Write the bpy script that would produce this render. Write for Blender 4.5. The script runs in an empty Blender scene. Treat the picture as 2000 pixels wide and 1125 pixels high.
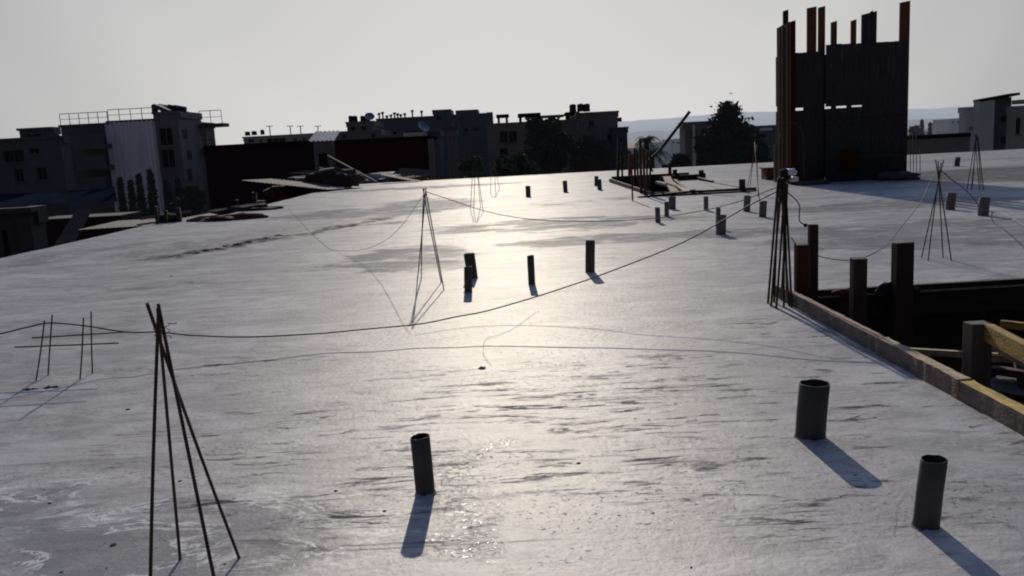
import bpy, bmesh, math, random
from mathutils import Vector, Matrix, noise
R = math.radians
random.seed(7)
C = bpy.context.scene.collection

# ------------------------------------------------------------------ camera maths
F, H, ROLL, TH = 1700.0, 1.6, R(3.05), math.atan(280/1700)
def ray(px, py):
    u = (px-1000)/F; v = (562.5-py)/F
    U = u*math.cos(ROLL)+v*math.sin(ROLL); V = -u*math.sin(ROLL)+v*math.cos(ROLL)
    return Vector((U, math.cos(TH)+V*math.sin(TH), -math.sin(TH)+V*math.cos(TH)))
def G(px, py, z=0.0):
    d = ray(px, py); t = (z-H)/d.z
    return Vector((d.x*t, d.y*t, z))
def P(px, py, Y):
    d = ray(px, py); t = Y/d.y
    return Vector((d.x*t, Y, H+d.z*t))

# ------------------------------------------------------------------ materials
def nt(m): return m.node_tree.nodes, m.node_tree.links
def make_mat(name, col, rough=0.8, var=0.35, scale=3.0, bump=0.3, stretch=(1,1,1), haze=None, metal=0.0, spec=0.4, dark=None, cover=0.5, bdist=0.01):
    m = bpy.data.materials.new(name); m.use_nodes = True
    N, L = nt(m); b = N['Principled BSDF']
    tc = N.new('ShaderNodeTexCoord'); mp = N.new('ShaderNodeMapping'); mp.inputs['Scale'].default_value = stretch
    L.new(tc.outputs['Object'], mp.inputs['Vector'])
    n1 = N.new('ShaderNodeTexNoise'); n1.inputs['Scale'].default_value = scale; n1.inputs['Detail'].default_value = 8; n1.inputs['Roughness'].default_value = 0.65
    L.new(mp.outputs['Vector'], n1.inputs['Vector'])
    rp = N.new('ShaderNodeValToRGB'); L.new(n1.outputs['Fac'], rp.inputs['Fac'])
    c2 = dark if dark else tuple(c*(1-var) for c in col)
    c3 = tuple(min(1, c*(1+var*0.6)) for c in col)
    e = rp.color_ramp.elements
    e[0].position = 0.5-0.22; e[0].color = (*c2, 1)
    e[1].position = 0.5+0.25; e[1].color = (*c3, 1)
    k = e.new(cover); k.color = (*col, 1)
    L.new(rp.outputs['Color'], b.inputs['Base Color'])
    b.inputs['Roughness'].default_value = rough; b.inputs['Metallic'].default_value = metal
    b.inputs['Specular IOR Level'].default_value = spec
    if bump > 0:
        n2 = N.new('ShaderNodeTexNoise'); n2.inputs['Scale'].default_value = scale*6; n2.inputs['Detail'].default_value = 6
        L.new(mp.outputs['Vector'], n2.inputs['Vector'])
        bp = N.new('ShaderNodeBump'); bp.inputs['Strength'].default_value = bump; bp.inputs['Distance'].default_value = bdist
        L.new(n2.outputs['Fac'], bp.inputs['Height']); L.new(bp.outputs['Normal'], b.inputs['Normal'])
    if haze:
        b.inputs['Emission Color'].default_value = (*haze[:3], 1); b.inputs['Emission Strength'].default_value = haze[3]  # distance haze painted as a faint glow of the surface itself
    return m
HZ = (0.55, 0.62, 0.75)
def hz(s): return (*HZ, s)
M = {}
M['rebar'] = make_mat('rusty_steel', (0.05, 0.028, 0.02), 0.7, 0.5, 30, 0.4, metal=0.3, dark=(0.015, 0.011, 0.01))
M['pvc'] = make_mat('grey_pvc', (0.05, 0.048, 0.047), 0.6, 0.2, 6, 0.06, spec=0.3)
M['pvc_dusty'] = make_mat('dusty_pvc', (0.10, 0.097, 0.095), 0.65, 0.35, 9, 0.15, spec=0.3)
M['cable'] = make_mat('black_rubber', (0.02, 0.02, 0.02), 0.6, 0.2, 5, 0)
M['wire'] = make_mat('tie_wire', (0.09, 0.06, 0.045), 0.7, 0.3, 5, 0)
M['red_wood'] = make_mat('red_timber', (0.075, 0.022, 0.013), 0.85, 0.5, 3, 0.5, (5, 5, 0.7))
M['brown_wood'] = make_mat('brown_timber', (0.06, 0.034, 0.024), 0.85, 0.5, 3, 0.5, (5, 5, 0.7))
M['grey_wood'] = make_mat('weathered_timber', (0.10, 0.078, 0.062), 0.85, 0.5, 3, 0.6, (5, 5, 0.8))
M['tan_wood'] = make_mat('tan_timber', (0.40, 0.29, 0.17), 0.85, 0.45, 3, 0.6, (8, 1.2, 8), dark=(0.10, 0.06, 0.04))
M['edge_wood'] = make_mat('cement_stained_timber', (0.30, 0.21, 0.15), 0.9, 0.5, 3, 0.7, (8, 1.2, 8), dark=(0.06, 0.045, 0.04))
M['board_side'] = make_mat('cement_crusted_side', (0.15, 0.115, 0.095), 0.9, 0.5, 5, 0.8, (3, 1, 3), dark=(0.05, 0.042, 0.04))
M['yellow_wood'] = make_mat('yellow_timber', (0.46, 0.30, 0.06), 0.8, 0.5, 3, 0.5, (8, 1.2, 8), dark=(0.06, 0.038, 0.015))
M['dull_yellow'] = make_mat('dull_yellow_timber', (0.30, 0.19, 0.04), 0.85, 0.6, 3, 0.5, (8, 1.2, 8), dark=(0.09, 0.055, 0.02))
M['black_wood'] = make_mat('oiled_timber', (0.03, 0.022, 0.018), 0.8, 0.5, 3, 0.4, (1, 5, 5))
M['form_ply'] = make_mat('stained_form_ply', (0.026, 0.026, 0.030), 0.9, 0.6, 2.2, 0.6, (6, 6, 0.35), dark=(0.012, 0.010, 0.010))
M['form_red'] = make_mat('red_form_board', (0.042, 0.011, 0.008), 1.0, 0.5, 2.5, 0.5, (6, 6, 0.5), spec=0.1)
M['form_orange'] = make_mat('orange_timber', (0.10, 0.034, 0.012), 0.85, 0.5, 2.5, 0.5, (6, 6, 0.6))
M['rough_conc'] = make_mat('rough_concrete', (0.24, 0.23, 0.215), 0.85, 0.4, 4, 0.8, bdist=0.03)
M['dark_conc'] = make_mat('shaded_concrete', (0.07, 0.062, 0.055), 0.9, 0.4, 2, 0.5)  # base colour darkened to carry the shade of the storey below
M['dirt'] = make_mat('dark_dirt', (0.05, 0.035, 0.028), 0.95, 0.5, 8, 0.8)
M['rust_sheet'] = make_mat('rusty_sheet', (0.09, 0.035, 0.026), 0.85, 0.5, 1.5, 0.3, (1, 4, 1), dark=(0.08, 0.02, 0.012))
M['pale_sheet'] = make_mat('pale_sheet', (0.10, 0.08, 0.065), 0.9, 0.45, 1.2, 0.3, (1, 4, 1), dark=(0.11, 0.08, 0.06))
M['tan_sheet'] = make_mat('tan_sheet', (0.34, 0.20, 0.12), 0.95, 0.4, 1.5, 0.2)
M['slate_sheet'] = make_mat('slate_sheet', (0.024, 0.023, 0.026), 1.0, 0.4, 1.5, 0.3, spec=0.0)
M['blue_sheet'] = make_mat('blue_sheet', (0.012, 0.016, 0.026), 1.0, 0.4, 0.6, 0.2, spec=0.0)
M['plaster'] = make_mat('grey_plaster', (0.16, 0.142, 0.148), 0.9, 0.45, 0.35, 0.3, (1, 1, 0.5), haze=hz(0.003))
M['plaster_dk'] = make_mat('dark_plaster', (0.085, 0.086, 0.105), 0.9, 0.4, 0.3, 0.3, haze=hz(0.002))
M['plaster_brown'] = make_mat('brown_plaster', (0.13, 0.10, 0.095), 0.9, 0.4, 0.4, 0.3, haze=hz(0.008))
M['sheet_wall'] = make_mat('stained_metal_cladding', (0.80, 0.74, 0.78), 0.7, 0.5, 0.9, 0.2, (2.6, 1, 0.16), haze=hz(0.004), dark=(0.50, 0.43, 0.50))
M['red_wall'] = make_mat('dark_red_cladding', (0.058, 0.014, 0.017), 0.9, 0.4, 0.5, 0.2, (3, 1, 0.3))
M['black_wall'] = make_mat('dark_brown_cladding', (0.036, 0.015, 0.017), 0.9, 0.4, 0.5, 0.2, (3, 1, 0.3))
M['navy'] = make_mat('navy_facade', (0.05, 0.054, 0.08), 0.8, 0.4, 0.4, 0.2, haze=hz(0.008))
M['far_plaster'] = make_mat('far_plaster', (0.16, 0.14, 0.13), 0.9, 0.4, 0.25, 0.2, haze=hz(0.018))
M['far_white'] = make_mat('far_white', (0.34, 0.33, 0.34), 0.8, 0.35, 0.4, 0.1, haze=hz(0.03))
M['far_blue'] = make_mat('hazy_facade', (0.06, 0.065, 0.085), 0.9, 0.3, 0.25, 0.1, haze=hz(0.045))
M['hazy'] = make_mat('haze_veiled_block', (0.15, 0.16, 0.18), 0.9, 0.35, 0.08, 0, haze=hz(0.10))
M['glass'] = make_mat('dark_glass', (0.014, 0.015, 0.02), 0.25, 0.2, 1, 0, spec=0.3)
M['steel'] = make_mat('galvanised_steel', (0.22, 0.22, 0.23), 0.45, 0.25, 4, 0, metal=0.5)
M['tank'] = make_mat('black_tank', (0.025, 0.025, 0.028), 0.6, 0.2, 3, 0)
M['leaf'] = make_mat('leaf_green', (0.085, 0.105, 0.06), 0.95, 0.5, 1.2, 0, haze=hz(0.002))
M['leaf_dk'] = make_mat('leaf_dark', (0.042, 0.052, 0.038), 1.0, 0.4, 1.2, 0, spec=0.05, haze=hz(0.004))
M['leaf_far'] = make_mat('leaf_far', (0.045, 0.06, 0.05), 0.7, 0.4, 0.8, 0, haze=hz(0.025))
M['bark'] = make_mat('bark', (0.06, 0.045, 0.035), 0.9, 0.4, 8, 0.4)
M['white_bag'] = make_mat('white_plastic', (0.75, 0.75, 0.75), 0.3, 0.1, 5, 0.2)
M['red_cloth'] = make_mat('red_cloth', (0.14, 0.02, 0.025), 0.9, 0.4, 8, 0.4)
M['black_cloth'] = make_mat('black_cloth', (0.018, 0.018, 0.02), 0.95, 0.4, 8, 0.5)
M['earth'] = make_mat('earth', (0.12, 0.09, 0.065), 0.95, 0.4, 0.05, 0.5)
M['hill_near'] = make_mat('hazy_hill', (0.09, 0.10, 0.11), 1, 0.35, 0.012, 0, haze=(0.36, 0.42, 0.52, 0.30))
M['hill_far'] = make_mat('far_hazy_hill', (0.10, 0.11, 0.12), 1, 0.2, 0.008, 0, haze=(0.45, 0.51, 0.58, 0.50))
M['brick'] = make_mat('grey_block', (0.06, 0.055, 0.052), 0.9, 0.4, 2, 0.5)

# ---- wet cement slab
def slab_material():
    m = bpy.data.materials.new('wet_cement'); m.use_nodes = True
    N, L = nt(m); b = N['Principled BSDF']
    tc = N.new('ShaderNodeTexCoord'); O = tc.outputs['Object']
    def mapping(s, rz=0, loc=(0, 0, 0)):
        n = N.new('ShaderNodeMapping'); n.inputs['Scale'].default_value = s; n.inputs['Rotation'].default_value = (0, 0, R(rz)); n.inputs['Location'].default_value = loc
        L.new(O, n.inputs['Vector']); return n.outputs['Vector']
    def noi(vec, sc, det=6, ro=0.6, dist=0):
        n = N.new('ShaderNodeTexNoise'); n.inputs['Scale'].default_value = sc; n.inputs['Detail'].default_value = det
        n.inputs['Roughness'].default_value = ro; n.inputs['Distortion'].default_value = dist
        L.new(vec, n.inputs['Vector']); return n.outputs['Fac']
    def mth(op, a, c=None, clamp=False):
        n = N.new('ShaderNodeMath'); n.operation = op; n.use_clamp = clamp
        for i, v in enumerate((a, c)):
            if v is None: continue
            if isinstance(v, (int, float)): n.inputs[i].default_value = v
            else: L.new(v, n.inputs[i])
        return n.outputs[0]
    def sm(v, lo, hi, a=0, c=1):
        n = N.new('ShaderNodeMapRange'); n.interpolation_type = 'SMOOTHSTEP'
        n.inputs['From Min'].default_value = lo; n.inputs['From Max'].default_value = hi
        n.inputs['To Min'].default_value = a; n.inputs['To Max'].default_value = c
        L.new(v, n.inputs['Value']); return n.outputs['Result']
    def mixc(f, a, c):
        n = N.new('ShaderNodeMix'); n.data_type = 'RGBA'
        if isinstance(f, (int, float)): n.inputs[0].default_value = f
        else: L.new(f, n.inputs[0])
        for i, v in ((6, a), (7, c)):
            if isinstance(v, tuple): n.inputs[i].default_value = (*v, 1)
            else: L.new(v, n.inputs[i])
        return n.outputs[2]
    wob = N.new('ShaderNodeTexNoise'); wob.inputs['Scale'].default_value = 0.9; wob.inputs['Detail'].default_value = 4
    L.new(O, wob.inputs['Vector'])
    wv = N.new('ShaderNodeVectorMath'); wv.operation = 'MULTIPLY_ADD'; wv.inputs[1].default_value = (1.6, 1.6, 0); wv.inputs[2].default_value = (-0.8, -0.8, 0)
    L.new(wob.outputs['Color'], wv.inputs[0])
    wo = N.new('ShaderNodeVectorMath'); wo.operation = 'ADD'; L.new(O, wo.inputs[0]); L.new(wv.outputs[0], wo.inputs[1])
    def blob(cx, cy, rx, ry, soft=0.5):
        s = N.new('ShaderNodeVectorMath'); s.operation = 'SUBTRACT'; s.inputs[1].default_value = (cx, cy, 0); L.new(wo.outputs[0], s.inputs[0])
        k = N.new('ShaderNodeVectorMath'); k.operation = 'MULTIPLY'; k.inputs[1].default_value = (1/rx, 1/ry, 0); L.new(s.outputs[0], k.inputs[0])
        l = N.new('ShaderNodeVectorMath'); l.operation = 'LENGTH'; L.new(k.outputs[0], l.inputs[0])
        return sm(l.outputs['Value'], 1-soft, 1+soft, 1, 0)
    def union(*a):
        r = a[0]
        for x in a[1:]: r = mth('MAXIMUM', r, x)
        return r
    big = noi(mapping((0.5, 1.0, 1)), 0.35, 5, 0.6, 0.6)
    med = noi(mapping((0.6, 1.6, 1), 4), 1.3, 8, 0.65, 0.4)
    fine = noi(O, 22, 8, 0.7)
    # float / trowel streaks running across the slab
    st1 = noi(mapping((1.0, 5.2, 1), 3), 2.6, 9, 0.78, 0.5)
    st2 = noi(mapping((0.7, 11, 1), -5, (3, 1, 0)), 2.2, 9, 0.72, 0.4)
    pit = noi(mapping((1.0, 2.2, 1), 2), 13, 7, 0.75)
    patch = noi(mapping((0.35, 0.8, 1), 0, (4, 2, 0)), 1.1, 4, 0.55)
    rough_zone = union(blob(-1.4, 5.0, 1.3, 0.7, .5), blob(-2.6, 6.6, 1.2, .5, .5), blob(-0.9, 3.9, .7, .35, .5), blob(1.6, 3.7, 1.0, .4, .5), blob(0.5, 5.2, 1.5, 0.9, 0.6), blob(1.9, 5.2, 1.0, 1.2, 0.5), blob(2.1, 6.4, .7, 1.1, .5), blob(-0.7, 4.4, 0.8, 0.45, .5), blob(0.55, 4.1, 1.0, .3, .5), mth('MULTIPLY', sm(patch, 0.54, 0.66), 0.8))
    rough_zone = mth('MULTIPLY', rough_zone, sm(noi(mapping((0.8, 1.6, 1), 12, (5, 5, 0)), 2.0, 6, .65, .6), 0.44, 0.56, .12, 1))
    s1 = mth('MULTIPLY', sm(st1, 0.545, 0.60), rough_zone)
    s2 = mth('MULTIPLY', sm(st2, 0.56, 0.66), rough_zone)
    p1 = mth('MULTIPLY', sm(pit, 0.60, 0.70), mth('ADD', mth('MULTIPLY', rough_zone, 0.8), 0.08))
    spk = mth('MULTIPLY', sm(noi(mapping((1, 1.4, 1), 0, (2, 5, 0)), 30, 5, .7), 0.60, 0.65), sm(noi(mapping((.6, 1.2, 1), 0, (8, 3, 0)), 1.4, 5, .65, .5), 0.50, 0.60))
    thin = mth('MULTIPLY', sm(noi(mapping((0.16, 7, 1), 1.5, (7, 3, 0)), 2.0, 5, 0.55, 0.15), 0.665, 0.72), 0.4)
    marks = union(s1, mth('MULTIPLY', s2, 0.8), p1, thin, spk)
    # cold joint: a ragged dark line on the left
    a, c = G(265, 512), G(560, 462); c2 = G(760, 424)
    def seg(a, c, w):
        d = (c-a); ln = d.length; d = d/ln; nrm = Vector((-d.y, d.x, 0))
        s = N.new('ShaderNodeVectorMath'); s.operation = 'SUBTRACT'; s.inputs[1].default_value = a; L.new(wo.outputs[0], s.inputs[0])
        q = N.new('ShaderNodeVectorMath'); q.operation = 'DOT_PRODUCT'; q.inputs[1].default_value = nrm; L.new(s.outputs[0], q.inputs[0])
        t = N.new('ShaderNodeVectorMath'); t.operation = 'DOT_PRODUCT'; t.inputs[1].default_value = d; L.new(s.outputs[0], t.inputs[0])
        perp = mth('ABSOLUTE', q.outputs['Value'])
        inr = mth('MULTIPLY', sm(t.outputs['Value'], -0.3, 0.5), sm(t.outputs['Value'], ln-0.5, ln+0.5, 1, 0))
        return mth('MULTIPLY', sm(perp, w*0.35, w, 1, 0), inr)
    jn = mth('MULTIPLY', union(seg(a, c, 0.48), seg(c, c2, 0.30)), sm(noi(O, 5, 6, .7), 0.40, 0.52))
    jsoft = mth('MULTIPLY', union(seg(a+Vector((-.5, .5, 0)), c2+Vector((-.7, .5, 0)), 1.3), seg(G(-40, 530), G(150, 492), .9), seg(G(150, 492), G(330, 470), .5)), sm(noi(mapping((1, .6, 1)), 2.5, 6, .7), 0.38, 0.56, 0, .8))
    marks = union(marks, mth('MULTIPLY', jn, 0.95))
    # wet zones: darker, smoother
    wetb = union(blob(-1.9, 3.5, 1.3, 0.75, 0.35), blob(1.0, 17.3, 3.0, 1.7, 0.4), blob(-1.5, 13.0, 1.2, 1.9, .4), blob(-4.6, 23.5, 2, 2.2, .4), blob(2.5, 14, 3.5, .8, .4), blob(15.5, 25.3, 5.2, 4.4, 0.25), blob(8, 17.5, 3, 1.2, .25), blob(-2.5, 25, 2.0, 4, .4), blob(-3.5, 37, 5, 1.5, .4), blob(6.5, 12.5, 3.2, 2.0, .3), mth('MULTIPLY', sm(big, 0.52, 0.66), 0.8))
    wn = noi(mapping((0.75, 1.5, 1), 2, (6, 6, 0)), 1.5, 9, 0.68, 0.6)
    wet = sm(mth('ADD', wetb, mth('MULTIPLY', mth('SUBTRACT', wn, 0.5), 2.4)), 0.66, 0.98)
    # pale laitance outlines where water dried (front left)
    q = noi(mapping((1.1, 2.2, 1), 20), 1.9, 5, 0.62, 0.8)
    band = sm(mth('ABSOLUTE', mth('SUBTRACT', q, 0.53)), 0.005, 0.028, 1, 0)
    lait = mth('MULTIPLY', mth('MULTIPLY', band, blob(-2.0, 3.75, 1.45, 0.62, 0.25)), sm(noi(O, 2.3, 4, .6), .38, .52))
    lait2 = mth('MULTIPLY', sm(noi(mapping((.35, 2.2, 1), 5, (2, 2, 0)), 1.6, 6, .6, .5), 0.60, 0.70), 0.35)
    base = mixc(sm(med, 0.3, 0.7), (0.40, 0.372, 0.338), (0.62, 0.58, 0.53))
    base = mixc(mth('MULTIPLY', sm(big, 0.35, 0.7), 0.45), base, (0.33, 0.305, 0.28))
    base = mixc(mth('MULTIPLY', wet, 0.55), base, (0.19, 0.183, 0.175))
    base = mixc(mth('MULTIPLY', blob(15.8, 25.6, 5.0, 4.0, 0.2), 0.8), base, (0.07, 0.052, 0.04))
    base = mixc(jsoft, base, (0.12, 0.11, 0.115))
    base = mixc(mth('MULTIPLY', sm(fine, 0.4, 0.75), 0.25), base, (0.17, 0.165, 0.16))
    mott = noi(mapping((0.8, 1.5, 1), 8, (9, 4, 0)), 3.2, 9, 0.72, 0.7)
    base = mixc(mth('MULTIPLY', sm(mott, 0.49, 0.60), 0.7), base, (0.24, 0.232, 0.23))
    base = mixc(mth('MULTIPLY', sm(mott, 0.50, 0.36), 0.45), base, (0.62, 0.60, 0.57))
    big2 = noi(mapping((0.7, 1.1, 1), 15, (1, 8, 0)), 0.55, 6, 0.65, 1.0)
    base = mixc(mth('MULTIPLY', sm(big2, 0.47, 0.58), 0.45), base, (0.23, 0.225, 0.228))
    base = mixc(mth('MULTIPLY', mth('MULTIPLY', sm(noi(O, 42, 6, .75), 0.55, 0.61), sm(noi(mapping((.8, 1.3, 1), 0, (3, 9, 0)), 1.6, 5, .6), .42, .6, .15, 1)), 0.7), base, (0.15, 0.125, 0.125))
    base = mixc(lait2, base, (0.60, 0.585, 0.56))
    base = mixc(mth('MULTIPLY', lait, 0.9), base, (0.80, 0.76, 0.70))
    dirt = mixc(sm(noi(O, 1.7, 3), 0.45, 0.6), (0.05, 0.047, 0.05), (0.085, 0.05, 0.04))
    base = mixc(mth('MULTIPLY', marks, 0.95), base, dirt)
    film = union(blob(-0.34, 3.66, .17, .20, .7), blob(-0.22, 4.05, .09, .24, .7))
    film = mth('MULTIPLY', film, sm(noi(mapping((1, 1.6, 1), 30), 24, 6, .75, .6), 0.52, 0.58))
    rgh = mth('ADD', mth('MULTIPLY', sm(med, 0.3, 0.7), 0.10), 0.36)
    rgh = mth('SUBTRACT', rgh, mth('MULTIPLY', wet, 0.16))
    rgh = mth('SUBTRACT', rgh, mth('MULTIPLY', film, 0.27), True)
    h = mth('ADD', mth('MULTIPLY', med, 0.7), mth('MULTIPLY', fine, 0.46))
    h = mth('ADD', h, mth('MULTIPLY', st1, 0.14))
    h = mth('ADD', h, mth('MULTIPLY', mott, 0.42))
    h = mth('ADD', h, mth('MULTIPLY', noi(mapping((.8, 1.3, 1), 6), 6, 8, .7), 0.34))
    h = mth('SUBTRACT', h, mth('MULTIPLY', marks, 0.28))
    h = mth('ADD', h, mth('MULTIPLY', mth('MULTIPLY', film, noi(O, 75, 3, .6)), 0.6))
    bp = N.new('ShaderNodeBump'); bp.inputs['Strength'].default_value = 0.7; bp.inputs['Distance'].default_value = 0.013
    L.new(h, bp.inputs['Height'])
    N.remove(b); out = N['Material Output']
    df = N.new('ShaderNodeBsdfDiffuse'); gl = N.new('ShaderNodeBsdfGlossy'); mxs = N.new('ShaderNodeMixShader'); fr = N.new('ShaderNodeFresnel')
    fr.inputs['IOR'].default_value = 1.33
    L.new(base, df.inputs['Color']); df.inputs['Roughness'].default_value = 0.4
    L.new(rgh, gl.inputs['Roughness']); gl.inputs['Color'].default_value = (1.0, 0.97, 0.92, 1)
    for q_ in (df, gl): L.new(bp.outputs['Normal'], q_.inputs['Normal'])
    dry = mth('SUBTRACT', 1.0, mth('MULTIPLY', marks, 0.85))
    fac = mth('MINIMUM', mth('MULTIPLY', mth('MULTIPLY', mth('POWER', fr.outputs['Fac'], 0.6), mth('SUBTRACT', 0.070, mth('MULTIPLY', wet, 0.036))), dry), 0.30)
    fac2 = mth('MULTIPLY', mth('MULTIPLY', mth('POWER', fr.outputs['Fac'], 0.7), mth('ADD', mth('ADD', mth('MULTIPLY', wet, 0.008), 0.0225), mth('MULTIPLY', film, 0.08))), dry)
    fac2 = mth('ADD', fac2, mth('MULTIPLY', film, 0.14))
    L.new(fac, mxs.inputs[0]); L.new(df.outputs[0], mxs.inputs[1]); L.new(gl.outputs[0], mxs.inputs[2])
    gl.inputs['Roughness'].default_value = 0.56
    for l_ in list(gl.inputs['Roughness'].links): L.remove(l_)
    g2 = N.new('ShaderNodeBsdfGlossy'); L.new(mth('SUBTRACT', rgh, 0.08), g2.inputs['Roughness']); L.new(bp.outputs['Normal'], g2.inputs['Normal'])
    g2.inputs['Color'].default_value = (1.0, 0.93, 0.84, 1)
    m2 = N.new('ShaderNodeMixShader'); L.new(fac2, m2.inputs[0]); L.new(mxs.outputs[0], m2.inputs[1]); L.new(g2.outputs[0], m2.inputs[2]); L.new(m2.outputs[0], out.inputs['Surface'])
    return m
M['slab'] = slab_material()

# ------------------------------------------------------------------ mesh helpers
class MB:
    def __init__(s): s.v = []; s.f = []; s.smooth = False
    def add(s, vs, fs):
        o = len(s.v); s.v += [tuple(v) for v in vs]; s.f += [tuple(i+o for i in f) for f in fs]; return s
    def box(s, x0, x1, y0, y1, z0, z1):
        return s.add([(x0,y0,z0),(x1,y0,z0),(x1,y1,z0),(x0,y1,z0),(x0,y0,z1),(x1,y0,z1),(x1,y1,z1),(x0,y1,z1)],
                     [(0,3,2,1),(4,5,6,7),(0,1,5,4),(1,2,6,5),(2,3,7,6),(3,0,4,7)])
    def bar(s, a, c, w, h, up=Vector((0,0,1)), rough=0.0):
        a = Vector(a); c = Vector(c); d = (c-a).normalized()
        x = d.cross(up)
        if x.length < 1e-3: x = d.cross(Vector((0,1,0)))
        x.normalize(); z = x.cross(d)
        vs = []
        for p in (a, c):
            for sx, sz in ((-1,-1),(1,-1),(1,1),(-1,1)):
                j = Vector((random.uniform(-1,1), random.uniform(-1,1), random.uniform(-1,1)))*rough
                vs.append(p + x*sx*w/2 + z*sz*h/2 + j)
        return s.add(vs, [(0,1,2,3),(7,6,5,4),(0,4,5,1),(1,5,6,2),(2,6,7,3),(3,7,4,0)])
    def tube(s, pts, r, n=8, cap=True, rad=None):
        pts = [Vector(p) for p in pts]; vs = []; k = len(pts)
        ref = Vector((0.13, 0.2, 1)).normalized()
        for i, p in enumerate(pts):
            d = (pts[min(i+1, k-1)]-pts[max(i-1, 0)]).normalized()
            x = d.cross(ref)
            if x.length < 0.05: x = d.cross(Vector((1, 0, 0)))
            x.normalize(); y = d.cross(x)
            rr = rad[i] if rad else r
            for j in range(n):
                t = 2*math.pi*j/n; vs.append(p+x*math.cos(t)*rr+y*math.sin(t)*rr)
        fs = [(i*n+j, i*n+(j+1) % n, (i+1)*n+(j+1) % n, (i+1)*n+j) for i in range(k-1) for j in range(n)]
        if cap: fs += [tuple(range(n-1, -1, -1)), tuple((k-1)*n+j for j in range(n))]
        return s.add(vs, fs)
    def build(s, name, mat, parent=None, smooth=False, bevel=0):
        me = bpy.data.meshes.new(name); me.from_pydata(s.v, [], s.f); me.update()
        bm = bmesh.new(); bm.from_mesh(me); bmesh.ops.recalc_face_normals(bm, faces=bm.faces)
        if bevel: bmesh.ops.bevel(bm, geom=list(bm.edges), offset=bevel, segments=2, affect='EDGES', profile=0.6)
        bm.to_mesh(me); bm.free()
        if smooth:
            for p in me.polygons: p.use_smooth = True
        me.materials.append(M[mat] if isinstance(mat, str) else mat)
        o = bpy.data.objects.new(name, me); C.objects.link(o)
        if parent: o.parent = parent; o.matrix_parent_inverse = Matrix.Translation(-parent.location)
        return o
def tag(o, label, cat, group=None, kind=None):
    o['label'] = label; o['category'] = cat
    if group: o['group'] = group
    if kind: o['kind'] = kind
    return o
def struct(o, label=None):
    o['kind'] = 'structure'
    if label: o['label'] = label
    return o
def thing(name, loc, label, cat, group=None):
    o = bpy.data.objects.new(name, None); C.objects.link(o); o.location = loc; o.empty_display_size = 0.2
    return tag(o, label, cat, group)

# ------------------------------------------------------------------ slab
HX0, HX1, HY0, HY1 = 2.60, 7.2, 1.5, 8.42
KX0, KX1, KY0, KY1 = 3.95, 6.9, 23.9, 33.0
def in_hole(x, y):
    return (HX0 < x < HX1 and HY0 < y < HY1) or (KX0 < x < KX1 and KY0 < y < KY1)
def grid(a, c, step, extra):
    n = int(round((c-a)/step)); v = [a+(c-a)*i/n for i in range(n+1)]
    v = [t for t in v if all(abs(t-e) > step*0.45 for e in extra)] + list(extra)
    return sorted(v)
xs = grid(-9.5, 30, 0.2, [HX0, HX1, KX0, KX1]); ys = grid(-3, 45, 0.2, [HY0, HY1, KY0, KY1, 24.8])
def zz(x, y):
    return 0.007*noise.noise(Vector((x*0.5, y*0.7, 0))) + 0.004*noise.noise(Vector((x*1.4, y*2.3, 5)))
mb = MB(); idx = {}
for j, y in enumerate(ys):
    for i, x in enumerate(xs):
        xx = x
        if x < -9.3: xx = x + 0.07*noise.noise(Vector((0, y*0.8, 2))) - 0.05
        idx[i, j] = len(mb.v); mb.v.append((xx, y, zz(x, y)))
for j in range(len(ys)-1):
    for i in range(len(xs)-1):
        cx, cy = (xs[i]+xs[i+1])/2, (ys[j]+ys[j+1])/2
        if in_hole(cx, cy): continue
        if cy > 24.8 and cx < -8.35: continue
        mb.f.append((idx[i, j], idx[i+1, j], idx[i+1, j+1], idx[i, j+1]))
struct(mb.build('roof_slab', 'slab', smooth=True), 'wet grey cement floor of an unfinished upper storey')
b = MB()
def slab_boxes(b, z0, z1):
    b.box(-9.45, HX0, -3, 23.9, z0, z1); b.box(HX0, 30, -3, HY0, z0, z1); b.box(HX1, 30, HY0, HY1, z0, z1)
    b.box(HX0, 30, HY1, 23.9, z0, z1); b.box(-8.35, KX0, 23.9, 45, z0, z1); b.box(-9.45, -8.35, 23.9, 24.8, z0, z1)
    b.box(KX1, 30, 23.9, 45, z0, z1); b.box(KX0, KX1, 33.0, 45, z0, z1)
slab_boxes(b, -0.22, -0.015)
struct(b.build('slab_edge', 'rough_conc'))
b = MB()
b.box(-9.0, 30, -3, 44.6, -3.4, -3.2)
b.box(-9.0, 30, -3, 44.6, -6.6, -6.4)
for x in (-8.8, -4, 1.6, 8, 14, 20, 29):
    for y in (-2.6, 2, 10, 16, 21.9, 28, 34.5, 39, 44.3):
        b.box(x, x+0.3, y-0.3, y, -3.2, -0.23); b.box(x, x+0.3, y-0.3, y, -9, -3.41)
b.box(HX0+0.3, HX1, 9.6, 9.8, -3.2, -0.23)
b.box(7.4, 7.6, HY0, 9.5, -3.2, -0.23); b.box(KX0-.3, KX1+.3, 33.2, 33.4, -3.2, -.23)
struct(b.build('lower_floor', 'dark_conc'), 'dark storey below the openings')

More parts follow.
